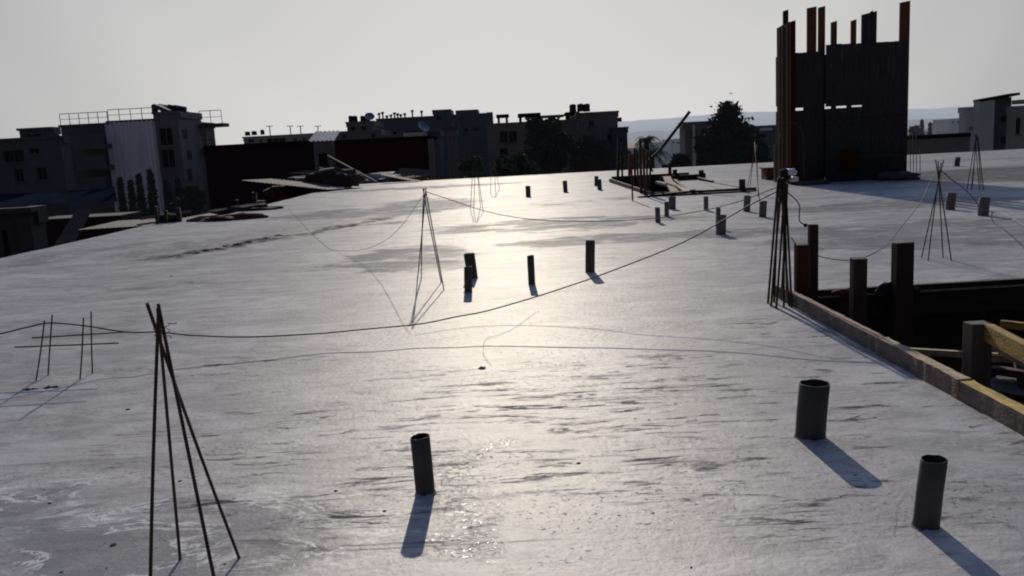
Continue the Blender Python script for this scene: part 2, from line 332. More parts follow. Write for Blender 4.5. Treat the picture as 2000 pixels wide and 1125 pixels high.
# terrain
b = MB(); n = 40; S = 6000
for j in range(n+1):
    for i in range(n+1):
        x = -S+2*S*i/n; y = -1500+(S+1500)*j/n
        b.v.append((x, y, -9.2 + (0 if math.hypot(x, y) < 500 else 6*noise.noise(Vector((x/900, y/900, 0))))))
for j in range(n):
    for i in range(n):
        b.f.append((j*(n+1)+i, j*(n+1)+i+1, (j+1)*(n+1)+i+1, (j+1)*(n+1)+i))
struct(b.build('ground', 'earth', smooth=True))
def hill(name, mat, Y, prof, amp, seed):
    b = MB(); m = 220; xa, xb = -Y*1.0, Y*1.0
    for i in range(m+1):
        x = xa+(xb-xa)*i/m; u = x/Y
        h = prof(u)*Y + amp*noise.fractal(Vector((u*9, seed, 0)), 1.0, 2.0, 6)*Y + amp*.35*abs(noise.noise(Vector((u*160, seed, 2))))*Y
        b.v += [(x, Y-Y*.12, -10), (x, Y-Y*.03, (h-10)*.55), (x, Y, h), (x, Y+400, -10)]
    for i in range(m):
        for k in range(3): b.f.append((4*i+k, 4*i+4+k, 4*i+5+k, 4*i+1+k))
    return struct(b.build(name, mat, smooth=True))
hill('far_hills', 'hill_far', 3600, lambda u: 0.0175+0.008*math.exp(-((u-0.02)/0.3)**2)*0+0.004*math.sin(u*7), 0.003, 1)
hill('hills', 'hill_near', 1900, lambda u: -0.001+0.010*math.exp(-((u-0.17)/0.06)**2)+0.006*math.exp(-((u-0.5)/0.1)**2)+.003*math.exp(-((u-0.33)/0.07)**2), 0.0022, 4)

# ------------------------------------------------------------------ pipes
def pipe(base, top, w, label, mat='pvc', extra=None, group='upright drain pipes cast into the slab'):
    B = G(*base); dist = (B-Vector((0, 0, H))).length
    r = w/F*dist/2/1.02
    B.y += r*0.9
    T = P(*top, B.y); h = T.z
    root = thing('drain_pipe', (B.x, B.y, 0), label, 'pipe', group)
    lx = T.x-B.x; lx = max(-.03, min(.03, lx))
    n = 32; b = MB(); t = max(0.0032, r*0.06)
    rings = [(r, -0.06, 0), (r, h*0.5, .5), (r, h-0.002, 1), (r-0.002, h, 1), (r-t, h, 1), (r-t, h-0.003, 1), (r-t, 0.01, 0)]
    vs = []
    for (rr, z, k) in rings:
        for j in range(n):
            a = 2*math.pi*j/n; vs.append((B.x+lx*k+rr*math.cos(a), B.y+rr*math.sin(a), z+(k >= 1)*.0035*noise.noise(Vector((math.cos(a)*2.5+B.x*5, math.sin(a)*2.5, B.y)))+(k >= 1)*.004*math.sin(B.x*37)*math.cos(a)))
    fs = [(i*n+j, i*n+(j+1) % n, (i+1)*n+(j+1) % n, (i+1)*n+j) for i in range(len(rings)-1) for j in range(n)]
    b.add(vs, fs); o = b.build('tube', mat, root, smooth=False)
    for p in o.data.polygons: p.use_smooth = abs(p.normal.z) < .5
    if w > 13:   # cement collar splashed round the foot
        b = MB(); k = 40; vs = []
        for ring in range(3):
            for j in range(k):
                a = 2*math.pi*j/k; q = noise.noise(Vector((math.cos(a)*2+B.x*9, math.sin(a)*2, B.y)))
                rr = [r-0.001, r+0.003+0.003*q, r+0.012+0.010*q][ring]
                vs.append((B.x+rr*math.cos(a), B.y+rr*math.sin(a), [0.008+.006*q, 0.006, -0.010][ring]))
        b.add(vs, [(i*k+j, i*k+(j+1) % k, (i+1)*k+(j+1) % k, (i+1)*k+j) for i in range(2) for j in range(k)])
        b.build('cement_collar', 'slab', root, smooth=True)
    return root
pipe((830, 970), (820, 852), 38, 'slim dark pipe at front centre left with a long shadow and wet glints beside it')
pipe((1590, 862), (1591, 748), 55, 'widest dark pipe, standing left of the yellow edge board with a broad shadow')
pipe((1817, 1038), (1829, 896), 44, 'dark pipe nearest the right bottom corner with a loop of thin wire beside it')
pipe((1153, 533), (1153, 470), 19, 'dark pipe in mid slab standing right beside the long cable')
pipe((1039, 556), (1036, 499), 14, 'thin dark pipe leaning slightly, between the paired pipes and the cable pipe')
pipe((923, 545), (916, 495), 22, 'rear and thicker one of two touching pipes right of the second bar tripod')
pipe((914, 572), (914, 521), 16, 'front and thinner one of two touching pipes right of the second bar tripod')
pipe((1032, 384), (1031, 363), 10, 'small lone pipe furthest left in the far row near the slab edge')
pipe((1105, 375), (1103, 353), 9, 'small lone pipe leaning slightly, second from left in the far row')
pipe((1165, 363), (1165, 344), 8, 'rear one of two small pipes close together in the far row')
pipe((1172, 371), (1170, 350), 9, 'front one of two small pipes close together in the far row')
pipe((1286, 435), (1284, 405), 10, 'thin grey pipe touching the sagging cable, left of the stub row before the timber opening', 'pvc_dusty')
pipe((1303, 423), (1302, 394), 9, 'thin grey pipe just left of the pipe under the beam end', 'pvc_dusty')
pipe((1314, 409), (1313, 384), 14, 'wide grey pipe under the left end of the long dark beam', 'pvc_dusty')
pipe((1380, 411), (1379, 384), 9, 'thin grey pipe in front of the middle of the long dark beam', 'pvc_dusty')
pipe((1403, 446), (1403, 406), 9, 'thin taller pipe standing close behind a wider grey pipe', 'pvc_dusty')
pipe((1410, 459), (1409, 420), 19, 'wide grey pipe with a thinner taller one right behind it', 'pvc_dusty')
pipe((1460, 413), (1460, 382), 13, 'grey pipe in front of the right part of the long dark beam', 'pvc_dusty')
pipe((1491, 424), (1491, 393), 14, 'grey pipe just left of the tall dark bundle of bars', 'pvc_dusty')
pipe((1859, 410), (1859, 377), 16, 'grey pipe just right of the bar tripod in the bluish tower shadow', 'pvc_dusty')
pipe((1924, 422), (1924, 386), 18, 'grey pipe with a black cable coming off its foot at the right', 'pvc_dusty')
pipe((1871, 325), (1871, 307), 9, 'small far pipe standing beyond the dark wet patch at the right')

# ------------------------------------------------------------------ starter bars
def rebar(b, a, c, r, ribs):
    a = Vector(a); c = Vector(c); L_ = (c-a).length
    bend = Vector((random.uniform(-1, 1), random.uniform(-1, 1), 0))*0.006*L_
    if ribs:
        n = int(L_/0.006); pts = []; rad = []
        for i in range(n+1):
            t = i/n; pts.append(a.lerp(c, t)+bend*math.sin(math.pi*t)); rad.append(r*(1.1 if i % 2 else 0.9))
        b.tube(pts, r, 8, rad=rad)
    else:
        pts = [a.lerp(c, i/5)+bend*math.sin(math.pi*i/5) for i in range(6)]
        b.tube(pts, r, 6)
def bars(name, label, tops, bases, r=0.006, Ytop=None, ribs=False, tie=None, group='starter bars tied into tripods', cat='rebar'):
    Bs = [G(*p) for p in bases]; Ym = sum(v.y for v in Bs)/len(Bs) if Ytop is None else Ytop
    root = thing(name, (sum(v.x for v in Bs)/len(Bs), Ym, 0), label, cat, group)
    for t, B in zip(tops, Bs):
        T = P(t[0], t[1], Ym + (t[2] if len(t) > 2 else 0)); b = MB()
        B = B + (B-T).normalized()*0.05
        rebar(b, B, T, r, ribs); b.build('bar', 'rebar', root, smooth=not ribs)
    if tie:
        for (px, py, rr) in tie:
            c = P(px, py, Ym); b = MB()
            pts = [(c.x+rr*math.cos(a*.55), c.y+rr*math.sin(a*.55), c.z+0.002*a+random.uniform(-.003, .003)) for a in range(26)]
            pts += [(c.x+rr+.02, c.y-.01, c.z+.05), (c.x+rr+.035, c.y-.02, c.z+.055)]
            b.tube(pts, 0.0016, 5); b.build('tie_wire', 'wire', root, smooth=True)
    return root
bars('starter_bars', 'nearest tripod of four long rusty bars at the front left', [(310, 596, -.02), (308, 602, .03), (309, 594, .0), (287, 592, .02)],
     [(292, 1260), (352, 1093), (447, 1270), (468, 1091)], 0.0062, Ytop=3.02, ribs=True, tie=[(318, 660, .028)])
bars('starter_bars', 'tripod of thin bars left of the paired pipes, two cables tied to its top', [(828, 368, .05), (832, 366, -.05), (826, 368, .05), (831, 370, -.05)],
     [(823, 545), (814, 560), (862, 552), (867, 566)], 0.0065, tie=[(830, 395, .02)])
bars('starter_bars', 'tripod of four bars with splayed tips standing past the big opening, right', [(1843, 312, .1), (1838, 318, 0), (1832, 314, .1), (1827, 312, 0)],
     [(1800, 503), (1813, 509), (1842, 503), (1858, 509)], 0.007, tie=[(1835, 350, .03)])
bars('starter_bars', 'distant tripod of dark bars in front of the pale tower block at far right', [(1907, 264, .1), (1908, 262, 0), (1905, 262, .1), (1910, 266, 0), (1906, 270, 0), (1909, 268, 0)],
     [(1889, 370), (1897, 371), (1913, 371), (1921, 371), (1899, 364), (1916, 365)], 0.010, tie=[(1907, 285, .04)])
bars('starter_bars', 'faint tripod of thin bars between the long beam and the formwork tower', [(1477, 278, .1), (1475, 276, 0), (1478, 282, .1), (1474, 278, 0)],
     [(1459, 371), (1463, 378), (1481, 385), (1484, 397)], 0.008)
bars('starter_bars', 'thin faint bar group behind the second tripod, the nearer of two there', [(925, 305), (928, 307), (931, 306), (929, 305)],
     [(919, 409), (925, 411), (939, 405), (944, 415)], 0.007, Ytop=21.5)
bars('starter_bars', 'thin faint bar group behind the second tripod, further and right of the other', [(960, 300), (962, 302), (964, 298)],
     [(958, 378), (976, 370), (968, 376)], 0.009, Ytop=30)
tops = []; bs = []
for i in range(9):
    tops.append((1520+random.uniform(-3, 9)+i*1.2, 342+random.uniform(0, 16), random.uniform(-.06, .06)))
    bs.append([(1500, 592), (1506, 598), (1512, 590), (1516, 602), (1531, 599), (1537, 590), (1541, 597), (1546, 600), (1526, 586)][i])
bars('starter_bars', 'dense dark bundle of many bars at the corner of the big opening', tops, bs, 0.0105, tie=[(1527, 395, .035), (1524, 455, .05), (1530, 365, .03)])
# rebar grid at left
root = thing('rebar_grid', G(125, 745), 'hash-shaped grid of four upright and two crossing bars at left', 'rebar')
for t, c in (((87, 626), (70, 744)), ((102, 615), (94, 733)), ((163, 621), (156, 741)), ((178, 608), (181, 729))):
    B = G(*c); b = MB(); T = P(*t, B.y); rebar(b, B+(B-T).normalized()*.05, T, 0.0055, True); b.build('upright_bar', 'rebar', root)
Yg = G(125, 745).y
for a, c, dy in (((62, 660), (252, 648), .35), ((28, 678), (231, 670), .0)):
    b = MB(); rebar(b, P(*a, Yg+dy), P(*c, Yg+dy), 0.0055, True); b.build('cross_bar', 'rebar', root)
b = MB(); p0 = G(52, 762); p1 = G(104, 757)
for i in range(9):
    q = p0.lerp(p1, i/8); b.add([(q.x+random.uniform(-.03, .03)+sx*.05, q.y+sy*.025, -.004+(.03*random.random() if (sx == 0 and sy == 0) else 0)) for sx, sy in ((-1,-1),(1,-1),(1,1),(-1,1),(0,0))], [(0,1,4),(1,2,4),(2,3,4),(3,0,4)])
tag(b.build('cement_crumbs', 'dirt'), 'small dark ridge of crumbs in front of the hash-shaped bar grid', 'debris')

# ------------------------------------------------------------------ cables
def smooth_pts(pts, n=10):
    out = []; k = len(pts)
    for i in range(k-1):
        p0, p1, p2, p3 = pts[max(i-1, 0)], pts[i], pts[i+1], pts[min(i+2, k-1)]
        for j in range(n):
            t = j/n
            out.append(0.5*((2*p1)+(-p0+p2)*t+(2*p0-5*p1+4*p2-p3)*t*t+(-p0+3*p1-3*p2+p3)*t**3))
    return out+[pts[-1]]
def cable(name, label, pts, r, mat='cable', cat='cable'):
    w = []
    for p in pts:
        w.append(P(*p) if (len(p) == 3 and p[2] > 1.5) else G(p[0], p[1], 0.008 if len(p) < 3 else p[2]))
    s = smooth_pts(w)
    s = [p+Vector((0, 0, 0.006*noise.noise(p*3))) for p in s]
    b = MB(); b.tube(s, r, 6); return tag(b.build(name, mat, smooth=True), label, cat)
cable('power_cable', 'long black cable sweeping from the left bar grid up to the dark bar bundle',
      [(-60, 662, 7.0), (0, 652, 7.0), (50, 640, 6.9), (95, 630, 6.85), (160, 636, 6.9), (250, 648, 7.0), (310, 649, 7.0), (370, 655, 7.05), (450, 659, 7.05), (540, 656, 7.1), (650, 649, 7.2), (740, 640, 7.2), (810, 634, 7.25), (900, 617, 7.3), (960, 604, 7.35), (1050, 578, 7.4), (1150, 545, 7.5), (1250, 508, 7.6), (1330, 475, 7.7), (1400, 438, 7.8), (1455, 405, 7.9), (1522, 372, 8.05)], 0.0062)
cable('power_cable', 'thinner cable sagging from the dark bar bundle to the second tripod top',
      [(1522, 364, 8.05), (1450, 391, 8.1), (1380, 410, 8.3), (1290, 425, 8.5), (1200, 431, 8.7), (1120, 432, 9.0), (1030, 427, 9.3), (950, 413, 9.6), (890, 393, 9.8), (832, 374, 9.9)], 0.0042)
cable('tie_wire_strand', 'thin wire drooping left from the second tripod down to the slab',
      [(829, 378, 9.9), (812, 402, 10.1), (785, 440, 10.7), (755, 468, 11.6), (722, 484, 12.6), (690, 490, 13.5), (660, 489, 14.4), (640, 483), (605, 452), (585, 430), (566, 410), (562, 400)], 0.0032, 'wire', 'wire')
cable('tie_wire_strand', 'hair-thin wire lying curled in the bright middle of the slab',
      [(1052, 608), (1030, 622), (1005, 640), (975, 653), (950, 661), (944, 676), (946, 695), (960, 712)], 0.0013, 'wire', 'wire')
cable('tie_wire_strand', 'hair-thin wire looped on the slab beside the right front pipe',
      [(1746, 1045), (1750, 1000), (1760, 975), (1775, 962), (1786, 985), (1793, 1000), (1798, 1018)], 0.0006, 'cable', 'wire')
cable('tie_wire_strand', 'hair-thin wire curving down at the right edge of the front slab',
      [(1850, 1010), (1900, 1010), (1945, 1016), (1980, 1030), (2003, 1052)], 0.0006, 'cable', 'wire')
cable('power_cable', 'cable rising from the opening posts to the splayed-tip tripod',
      [(1545, 463, 8.1), (1560, 480, 8.2), (1600, 500, 8.6), (1650, 508, 8.6), (1690, 502, 8.8), (1730, 480, 9.1), (1752, 452, 9.5), (1775, 425, 9.8), (1800, 392, 10.2), (1815, 360, 10.5), (1832, 333, 10.8)], 0.0048)
cable('power_cable', 'black cable running off the splayed-tip tripod to the right edge',
      [(1838, 333, 10.8), (1858, 350, 11.3), (1885, 370, 12.2), (1905, 392, 13.3), (1916, 410, 14.0), (1940, 414), (1965, 420), (1982, 430), (2010, 445)], 0.0075)
cable('power_cable', 'lamp cable hanging off the dark bar bundle with a holder at its end',
      [(1534, 372, 8.0), (1548, 384, 7.95), (1558, 395, 7.9), (1562, 405, 7.9), (1561, 420, 7.9), (1562, 432, 7.9), (1571, 439, 7.9)], 0.0055)
c = P(1573, 440, 7.9); b = MB(); b.tube([c+Vector((-.018, 0, .012)), c+Vector((0, 0, .0)), c+Vector((.012, 0, -.006))], .01, 10, rad=[.008, .019, .016])
tag(b.build('lamp_holder', 'cable', smooth=True), 'small black lamp holder on the hanging cable right of the bar bundle', 'lamp holder')

# lumpy blob helper
def lump(c, sx, sy, sz, seed=0, sub=3, amp=0.35, flat=False):
    bm = bmesh.new(); bmesh.ops.create_icosphere(bm, subdivisions=sub, radius=1)
    b = MB()
    for v in bm.verts:
        n_ = v.co.normalized(); k = 1+amp*noise.noise(n_*1.7+Vector((seed*3.1, 0, 0)))+amp*.5*noise.noise(n_*4+Vector((0, seed*3.1, 0)))
        z = n_.z*sz*k
        b.v.append((c[0]+n_.x*sx*k, c[1]+n_.y*sy*k, c[2]+z))
    b.f = [tuple(v.index for v in f.verts) for f in bm.faces]; bm.free(); return b
c = P(1546, 336, 8.0)
tag(lump(c, .05, .04, .034, 3).build('plastic_bag', 'white_bag', smooth=True), 'upper white plastic bag tied on top of the dark bar bundle', 'bag', 'white bags tied to the bars')
c = P(1551, 350, 8.0)
tag(lump(c, .042, .035, .026, 5).build('plastic_bag', 'white_bag', smooth=True), 'lower white plastic bag tied on top of the dark bar bundle', 'bag', 'white bags tied to the bars')
c = P(1533, 341, 8.02)
tag(lump(c, .05, .05, .06, 8).build('cloth_rag', 'black_cloth', smooth=True), 'black rag knotted round the head of the dark bar bundle', 'rag')

# ------------------------------------------------------------------ big opening formwork
root = thing('edge_formwork', (2.57, 5.5, 0), 'line of stained timber boards edging the near side of the big opening', 'formwork')
xa = 2.56
def board(mat, y0, y1, z1, w, x=xa, z0=-0.25):
    b = MB(); n = 40
    for i in range(n+1):
        y = y0+(y1-y0)*i/n; j = lambda s: 0.006*noise.noise(Vector((y*14, s, z1)))+0.004*noise.noise(Vector((y*3, s, z1)))
        b.v += [(x+j(1), y, z0), (x+w+j(2), y, z0), (x+w+j(3)*1.5, y, z1+j(4)), (x+j(5), y, z1+j(6)*1.4)]
    for i in range(n):
        for k in range(4): b.f.append((4*i+k, 4*i+(k+1) % 4, 4*i+4+(k+1) % 4, 4*i+4+k))
    b.f += [(0,3,2,1), (4*n, 4*n+1, 4*n+2, 4*n+3)]
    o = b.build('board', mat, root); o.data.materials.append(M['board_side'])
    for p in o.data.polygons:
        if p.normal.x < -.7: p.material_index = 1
    return o
o = board('edge_wood', 5.98, 8.36, 0.115, 0.070); o['label'] = 'dark cement-stained far board'
o = board('tan_wood', 4.88, 5.975, 0.120, 0.078, xa-.004); o['label'] = 'tan middle board with knots'
o = board('yellow_wood', 2.0, 4.875, 0.112, 0.080, xa+.004); o['label'] = 'yellow painted near board'
b = MB(); b.box(xa+.08, 7.2, 8.38-.05, 8.38, -0.25, 0.03); b.bar((xa+.07, 8.355, .036), (7.2, 8.355, .05), .06, .018)
tag(b.build('edge_board', 'black_wood'), 'long dark board along the far side of the big opening', 'board')
b = MB(); b.bar((xa+.09, 8.30, -.02), (7.2, 8.30, .005), .012, .016)
tag(b.build('timber_batten', 'tan_wood'), 'thin pale batten on the inner face of the dark far board', 'batten')
def post(px0, px1, pytop, Y, zb, mat, label, depth=None, name='timber_post', group='timber posts standing at the big opening'):
    a = P(px0, pytop, Y); c = P(px1, pytop, Y); w = c.x-a.x; x = (a.x+c.x)/2; zt = (a.z+c.z)/2
    d = depth or w*0.7; b = MB(); r_ = .004
    b.add([(x-w/2, Y-d/2, zb), (x+w/2, Y-d/2, zb), (x+w/2, Y+d/2, zb), (x-w/2, Y+d/2, zb),
           (x-w/2+r_, Y-d/2, zt+random.uniform(-.01, .01)), (x+w/2, Y-d/2+r_, zt+random.uniform(-.01, .01)), (x+w/2, Y+d/2, zt), (x-w/2, Y+d/2-r_, zt)],
          [(0,3,2,1),(4,5,6,7),(0,1,5,4),(1,2,6,5),(2,3,7,6),(3,0,4,7)])
    return tag(b.build(name, mat, bevel=min(.004, w*.05)), label, 'post', group)
post(1553, 1578, 476, 8.05, -.3, 'red_wood', 'shorter reddish post of the pair at the opening corner')
post(1579, 1597, 438, 8.2, -.3, 'brown_wood', 'taller slim post of the pair at the opening corner')
post(1663, 1691, 503, 7.1, -2.0, 'brown_wood', 'brown post alone between the corner pair and the cloth-wrapped post')
post(1746, 1781, 474, 8.18, -1.5, 'brown_wood', 'widest black post rising behind the opening with dark cloth at its foot')
pe = post(1889, 1931, 630, 5.3, -3.2, 'grey_wood', 'grey post inside the big opening holding the yellow beam', depth=.11)
c0 = P(1930, 634, 5.26); d0 = G(2080, 712, c0.z-.02)
b = MB(); dd = (d0-c0); b.bar(c0+dd*.01+Vector((0, 0, -.045)), c0+dd*1.2+Vector((0, 0, -.045)), .06, .105, rough=.002)
tag(b.build('timber_beam', 'dull_yellow', bevel=.004), 'yellow beam running from the grey post out to the right edge', 'beam')
c = P(1735, 571, 8.25)
tag(lump(c, .13, .07, .08, 11, amp=.5).build('cloth_rag', 'black_cloth', smooth=True), 'dark lumpy cloth left of the foot of the widest black post', 'rag')
c = P(1782, 568, 8.22)
tag(lump(c, .075, .06, .055, 13, amp=.5).build('cloth_rag', 'black_cloth', smooth=True), 'dark lumpy cloth right of the foot of the widest black post', 'rag')
c = P(1650, 570, 8.3)
tag(lump(c, .11, .06, .035, 15, amp=.5).build('cloth_rag', 'red_cloth', smooth=True), 'dark red cloth on the far edge board between two posts', 'rag')
def plank(a, c, w, h, mat, label, name='timber_plank', cat='plank', group=None, rough=.003, up=Vector((0, 0, 1))):
    b = MB(); b.bar(a, c, w, h, up, rough); return tag(b.build(name, mat), label, cat, group)
plank(G(1742, 684, -.3), G(1950, 696, -.3), .05, .05, 'tan_wood', 'thin pale batten crossing the dark opening left of the grey post')
plank(G(1935, 672, -.15), G(2020, 720, -.22), .05, .05, 'tan_wood', 'short slanted batten under the yellow beam')
plank(G(1925, 699, -.25), G(2060, 703, -.25), .05, .05, 'tan_wood', 'short level batten right of the grey post under the yellow beam')
plank(G(1800, 705, -.5), G(1895, 750, -.5), .06, .08, 'brown_wood', 'brown brace slanting down inside the opening left of the grey post')
plank(G(1955, 632, -.1), G(2060, 645, -.1), .06, .06, 'dull_yellow', 'second yellow beam behind and above the first one at the right edge')
plank(G(1935, 722, -.36), G(2070, 740, -.36), .09, .06, 'brown_wood', 'brown cross timber just under the short level batten')
plank(G(1990, 700, -.28), G(2012, 800, -.58), .08, .07, 'red_wood', 'reddish prop running down at the right frame edge')
plank(G(1915, 785, -.5), G(2080, 806, -.5), .06, .05, 'red_wood', 'reddish batten low in the opening right of the grey post')
plank(G(1935, 748, -.47), G(2080, 775, -.47), .34, .04, 'grey_wood', 'broad cement-splashed plank lying low in the opening', rough=.03)

# ------------------------------------------------------------------ far (timber-cluttered) opening
root = thing('opening_kerb', (5.2, 28, 0), 'dark low timber frame round the small far opening', 'formwork')
b = MB(); b.box(KX0, KX1-.05, 32.8, 32.86, -.2, .22); b.build('board', 'black_wood', root)
b = MB(); b.bar((KX0, 23.9, .03), (KX0-.05, 33, .06), .06, .16); b.build('board', 'red_wood', root)
b = MB(); b.box(KX0, KX1-.1, 23.8, 23.87, -.2, .10); b.build('board', 'black_wood', root)
# grey deck sheet covering the right part of the opening
b = MB(); b.box(5.5, 6.9, 24.6, 32.6, -.10, -.02); tag(b.build('deck_sheet', 'rough_conc'), 'pale sheet bridging the right part of the far opening', 'sheet')
a = P(1322, 384, 23.6); c = P(1474, 377, 23.6)
plank(a, c, .10, .15, 'black_wood', 'long dark beam lying in front of the far opening above the pipe row', 'timber_beam', 'beam')
a = P(1246, 388, 23.6); c = P(1340, 377, 23.75)
plank(a, c, .10, .12, 'black_wood', 'short dark beam on the left of the long dark beam', 'timber_beam', 'beam')
plank(P(1302, 346, 26.5), P(1320, 380, 23.9), .22, .05, 'tan_wood', 'pale steep plank leaning over the far opening')
plank(P(1326, 362, 26.5), P(1345, 377, 24.0), .20, .05, 'tan_wood', 'short pale plank right of the steep one')
plank(P(1318, 352, 27.5), P(1355, 382, 23.9), .09, .07, 'black_wood', 'dark slanted plank between the two pale ones')
a = P(1290, 352, 32); c = P(1370, 347, 32)
plank(a, c, .1, .28, 'black_wood', 'thick dark beam lying on the back of the far opening', 'timber_beam', 'beam')
plank(P(1365, 347, 31.5), P(1392, 354, 29.5), .12, .05, 'black_wood', 'thin dark offcut pointing right off the back beam')
cable('tie_wire_strand', 'thin wire lying from the back beam toward the long dark beam', [(1376, 357), (1392, 363), (1405, 370), (1412, 374)], .006, 'wire', 'wire')
gp = 'timber stubs round the far opening'
for (x0, x1, t, Y, zb, m_, l) in [(1444, 1455, 350, 23.75, 0, 'black_wood', 'squat stub on the right end of the long dark beam'),
    (1348+17, 1374, 332, 31.5, 0, 'black_wood', 'left and taller of two joined stubs on the back beam end'),
    (1373, 1378, 338, 31.4, 0, 'black_wood', 'right and lower of two joined stubs on the back beam end'),
    (1314, 1322, 331, 32.4, -.2, 'black_wood', 'small stub on the back beam left of its middle'),
    (1305, 1311, 318, 32.0, -.3, 'red_wood', 'taller thin post at the left end of the back beam'),
    (1348, 1358, 370, 23.7, 0, 'black_wood', 'low block at the joint of the two dark front beams')]:
    post(x0, x1, t, Y, zb, m_, l, name='timber_stub', group=gp)
# thicket of tall posts and bars left of the far opening
gq = 'thin posts crowded on the left of the far opening'
random.seed(21)
spec = [(1207, 268, 357, 8, 'black_wood', 'thin tall post set apart on the left, leftmost of the crowd'), (1215, 296, 356, 6, 'black_wood', 'thin post just right of the leftmost one, slightly leaning'),
        (1228, 296, 352, 8, 'red_wood', None), (1236, 300, 392, 5, 'black_wood', None), (1241, 290, 360, 7, 'red_wood', None), (1247, 292, 372, 6, 'black_wood', None),
        (1253, 270, 378, 8, 'black_wood', None), (1259, 288, 384, 7, 'red_wood', None), (1264, 296, 380, 6, 'black_wood', None), (1269, 292, 376, 6, 'red_wood', None)]
nm = ['third thin post of the crowd from the left, reddish', 'fourth and lowest-reaching thin dark post of the crowd', 'fifth thin post of the crowd, reddish', 'sixth thin dark post of the crowd', 'tallest dark post in the thick of the crowd', 'reddish post right of the tallest one in the crowd', 'dark thin post, second from the right of the crowd', 'reddish thin post at the right end of the crowd']
q = 0
for (px, t, bt, w, m_, l) in spec:
    if l is None: l = nm[q]; q += 1
    B = G(px+random.uniform(-1, 1), bt); B.z = -.03; T = P(px+random.uniform(-4, 4), t, B.y); b = MB(); ww = w*.62/F*B.y
    b.bar(B, T, ww, ww*.8, Vector((0, 1, 0)), .003); tag(b.build('timber_post', m_), l, 'post', gq)
b = MB(); b.bar(P(1290, 292, 27), P(1347, 218, 27.4), .09, .05, Vector((0, 1, 0)))
tag(b.build('timber_pole', 'black_wood'), 'long dark pole slanting up into the sky above the far opening', 'pole')
b = MB(); b.bar(P(1262, 318, 27.3), P(1291, 291, 27.1), .07, .05, Vector((0, 1, 0))); b.bar(P(1256, 300, 27.3), P(1275, 335, 27.1), .05, .05, Vector((0, 1, 0)))
tag(b.build('timber_brace', 'black_wood'), 'crossed dark braces at the foot of the slanting pole', 'brace')

# ------------------------------------------------------------------ formwork tower
YT = 25.6
tr = thing('column_formwork', (P(1650, 355, YT).x, YT, 0), 'tall dark timber formwork box for a lift shaft, planks rising above its top', 'formwork')
def tx(px, py=180, Y=YT): return P(px, py, Y).x
def tz(px, py, Y=YT): return P(px, py, Y).z
def panel(x0, x1, z0, z1, y, mat, holes=(), th=.03, seed=0, name='panel'):
    # vertical boards with small gaps and depth changes; cut away at the holes
    b = MB(); x = x0; i = 0
    while x < x1-.01:
        w = min(.15, x1-x); dy = .012*noise.noise(Vector((i*1.7, seed, 0)))
        zt = z1+.03*noise.noise(Vector((i*2.3, seed, 4)))
        spans = [(z0, zt)]
        for (hx0, hx1, hz0, hz1) in holes:
            if hx0 < x+w/2 < hx1:
                spans = [(s, min(e, hz0)) for s, e in spans if s < hz0]+[(max(s, hz1), e) for s, e in spans if e > hz1]
        for s, e in spans: b.box(x+.003, x+w-.0005, y+dy, y+dy+th, s, e)
        x += w; i += 1
    return b.build(name, mat, tr)
xL, xM, xR = tx(1523), tx(1613), tx(1772)
ztop = tz(1700, 83); ztopL = tz(1590, 100)
zh = tz(1650, 208); zh2 = tz(1565, 213)
holes = [(tx(1608), tx(1622), zh-.035, zh+.02), (tx(1630), tx(1658), zh-.035, zh+.02), (tx(1668), tx(1681), zh-.025, zh+.015)]
o = panel(xM, xR, .02, ztop, YT, 'form_ply', holes, seed=1); o['label'] = 'dark weathered front panel'
hL = [(tx(1554), tx(1573), zh2-.06, zh2+.04)]
panel(tx(1552), xM-.01, .02, ztopL, YT+.15, 'form_ply', hL, seed=2)
xL = tx(1553)
yB = YT+1.5
# back and side panels (an added gap in the unseen back lets sky show through the front slots)
for (z0, z1) in ((.02, zh-.0), (zh+.16, ztop-.1)):
    b = MB(); b.box(xL+.1, xR+.1, YT+2.1, YT+2.14, z0, z1); b.build('panel', 'form_ply', tr)
b = MB(); b.box(xR, xR+.03, YT+.05, YT+2.09, .02, ztop-.02); b.build('panel', 'form_ply', tr)
b = MB(); y = YT+.12; i = 0
while y < yB:
    dx = .015*noise.noise(Vector((i*1.9, 3, 0))); b.box(xL-.03+dx, xL+.004+dx, y, y+.145, .02, tz(1540, 40)+.04*noise.noise(Vector((i*2.7, 1, 9)))); y += .15; i += 1
o = b.build('panel', 'form_red', tr); o['label'] = 'reddish tall left side panel'
# uprights
def upright(px0, px1, pyt, mat, y=YT+.06, zb=0.0, d=.07, slope=.02):
    x0, x1 = tx(px0, pyt, y), tx(px1, pyt, y); zt = tz((px0+px1)/2, pyt, y); b = MB()
    b.add([(x0, y, zb), (x1, y, zb), (x1, y+d, zb), (x0, y+d, zb), (x0, y, zt-slope), (x1, y, zt+slope), (x1, y+d, zt+slope), (x0, y+d, zt-slope)],
          [(0,3,2,1),(4,5,6,7),(0,1,5,4),(1,2,6,5),(2,3,7,6),(3,0,4,7)])
    return b.build('upright', mat, tr)
upright(1544, 1554, 41, 'form_red', YT+.03, 0)
upright(1530, 1540, 20, 'form_ply', YT+1.5, 3)
upright(1577, 1595, 14, 'form_orange', YT+.23, 0)
upright(1599, 1612, 13, 'form_orange', YT+.22, 0)
upright(1624, 1635, 42, 'form_orange', YT+.07, 3)
upright(1663, 1673, 39, 'form_orange', YT+.07, 3)
upright(1684, 1697, 27, 'form_ply', YT+.06, 3)
upright(1697.5, 1713, 23, 'form_ply', YT+.07, 3)
upright(1759, 1778, 3, 'form_orange', YT+.06, 0)
upright(1701, 1705, 21, 'rebar', YT+.15, 3)
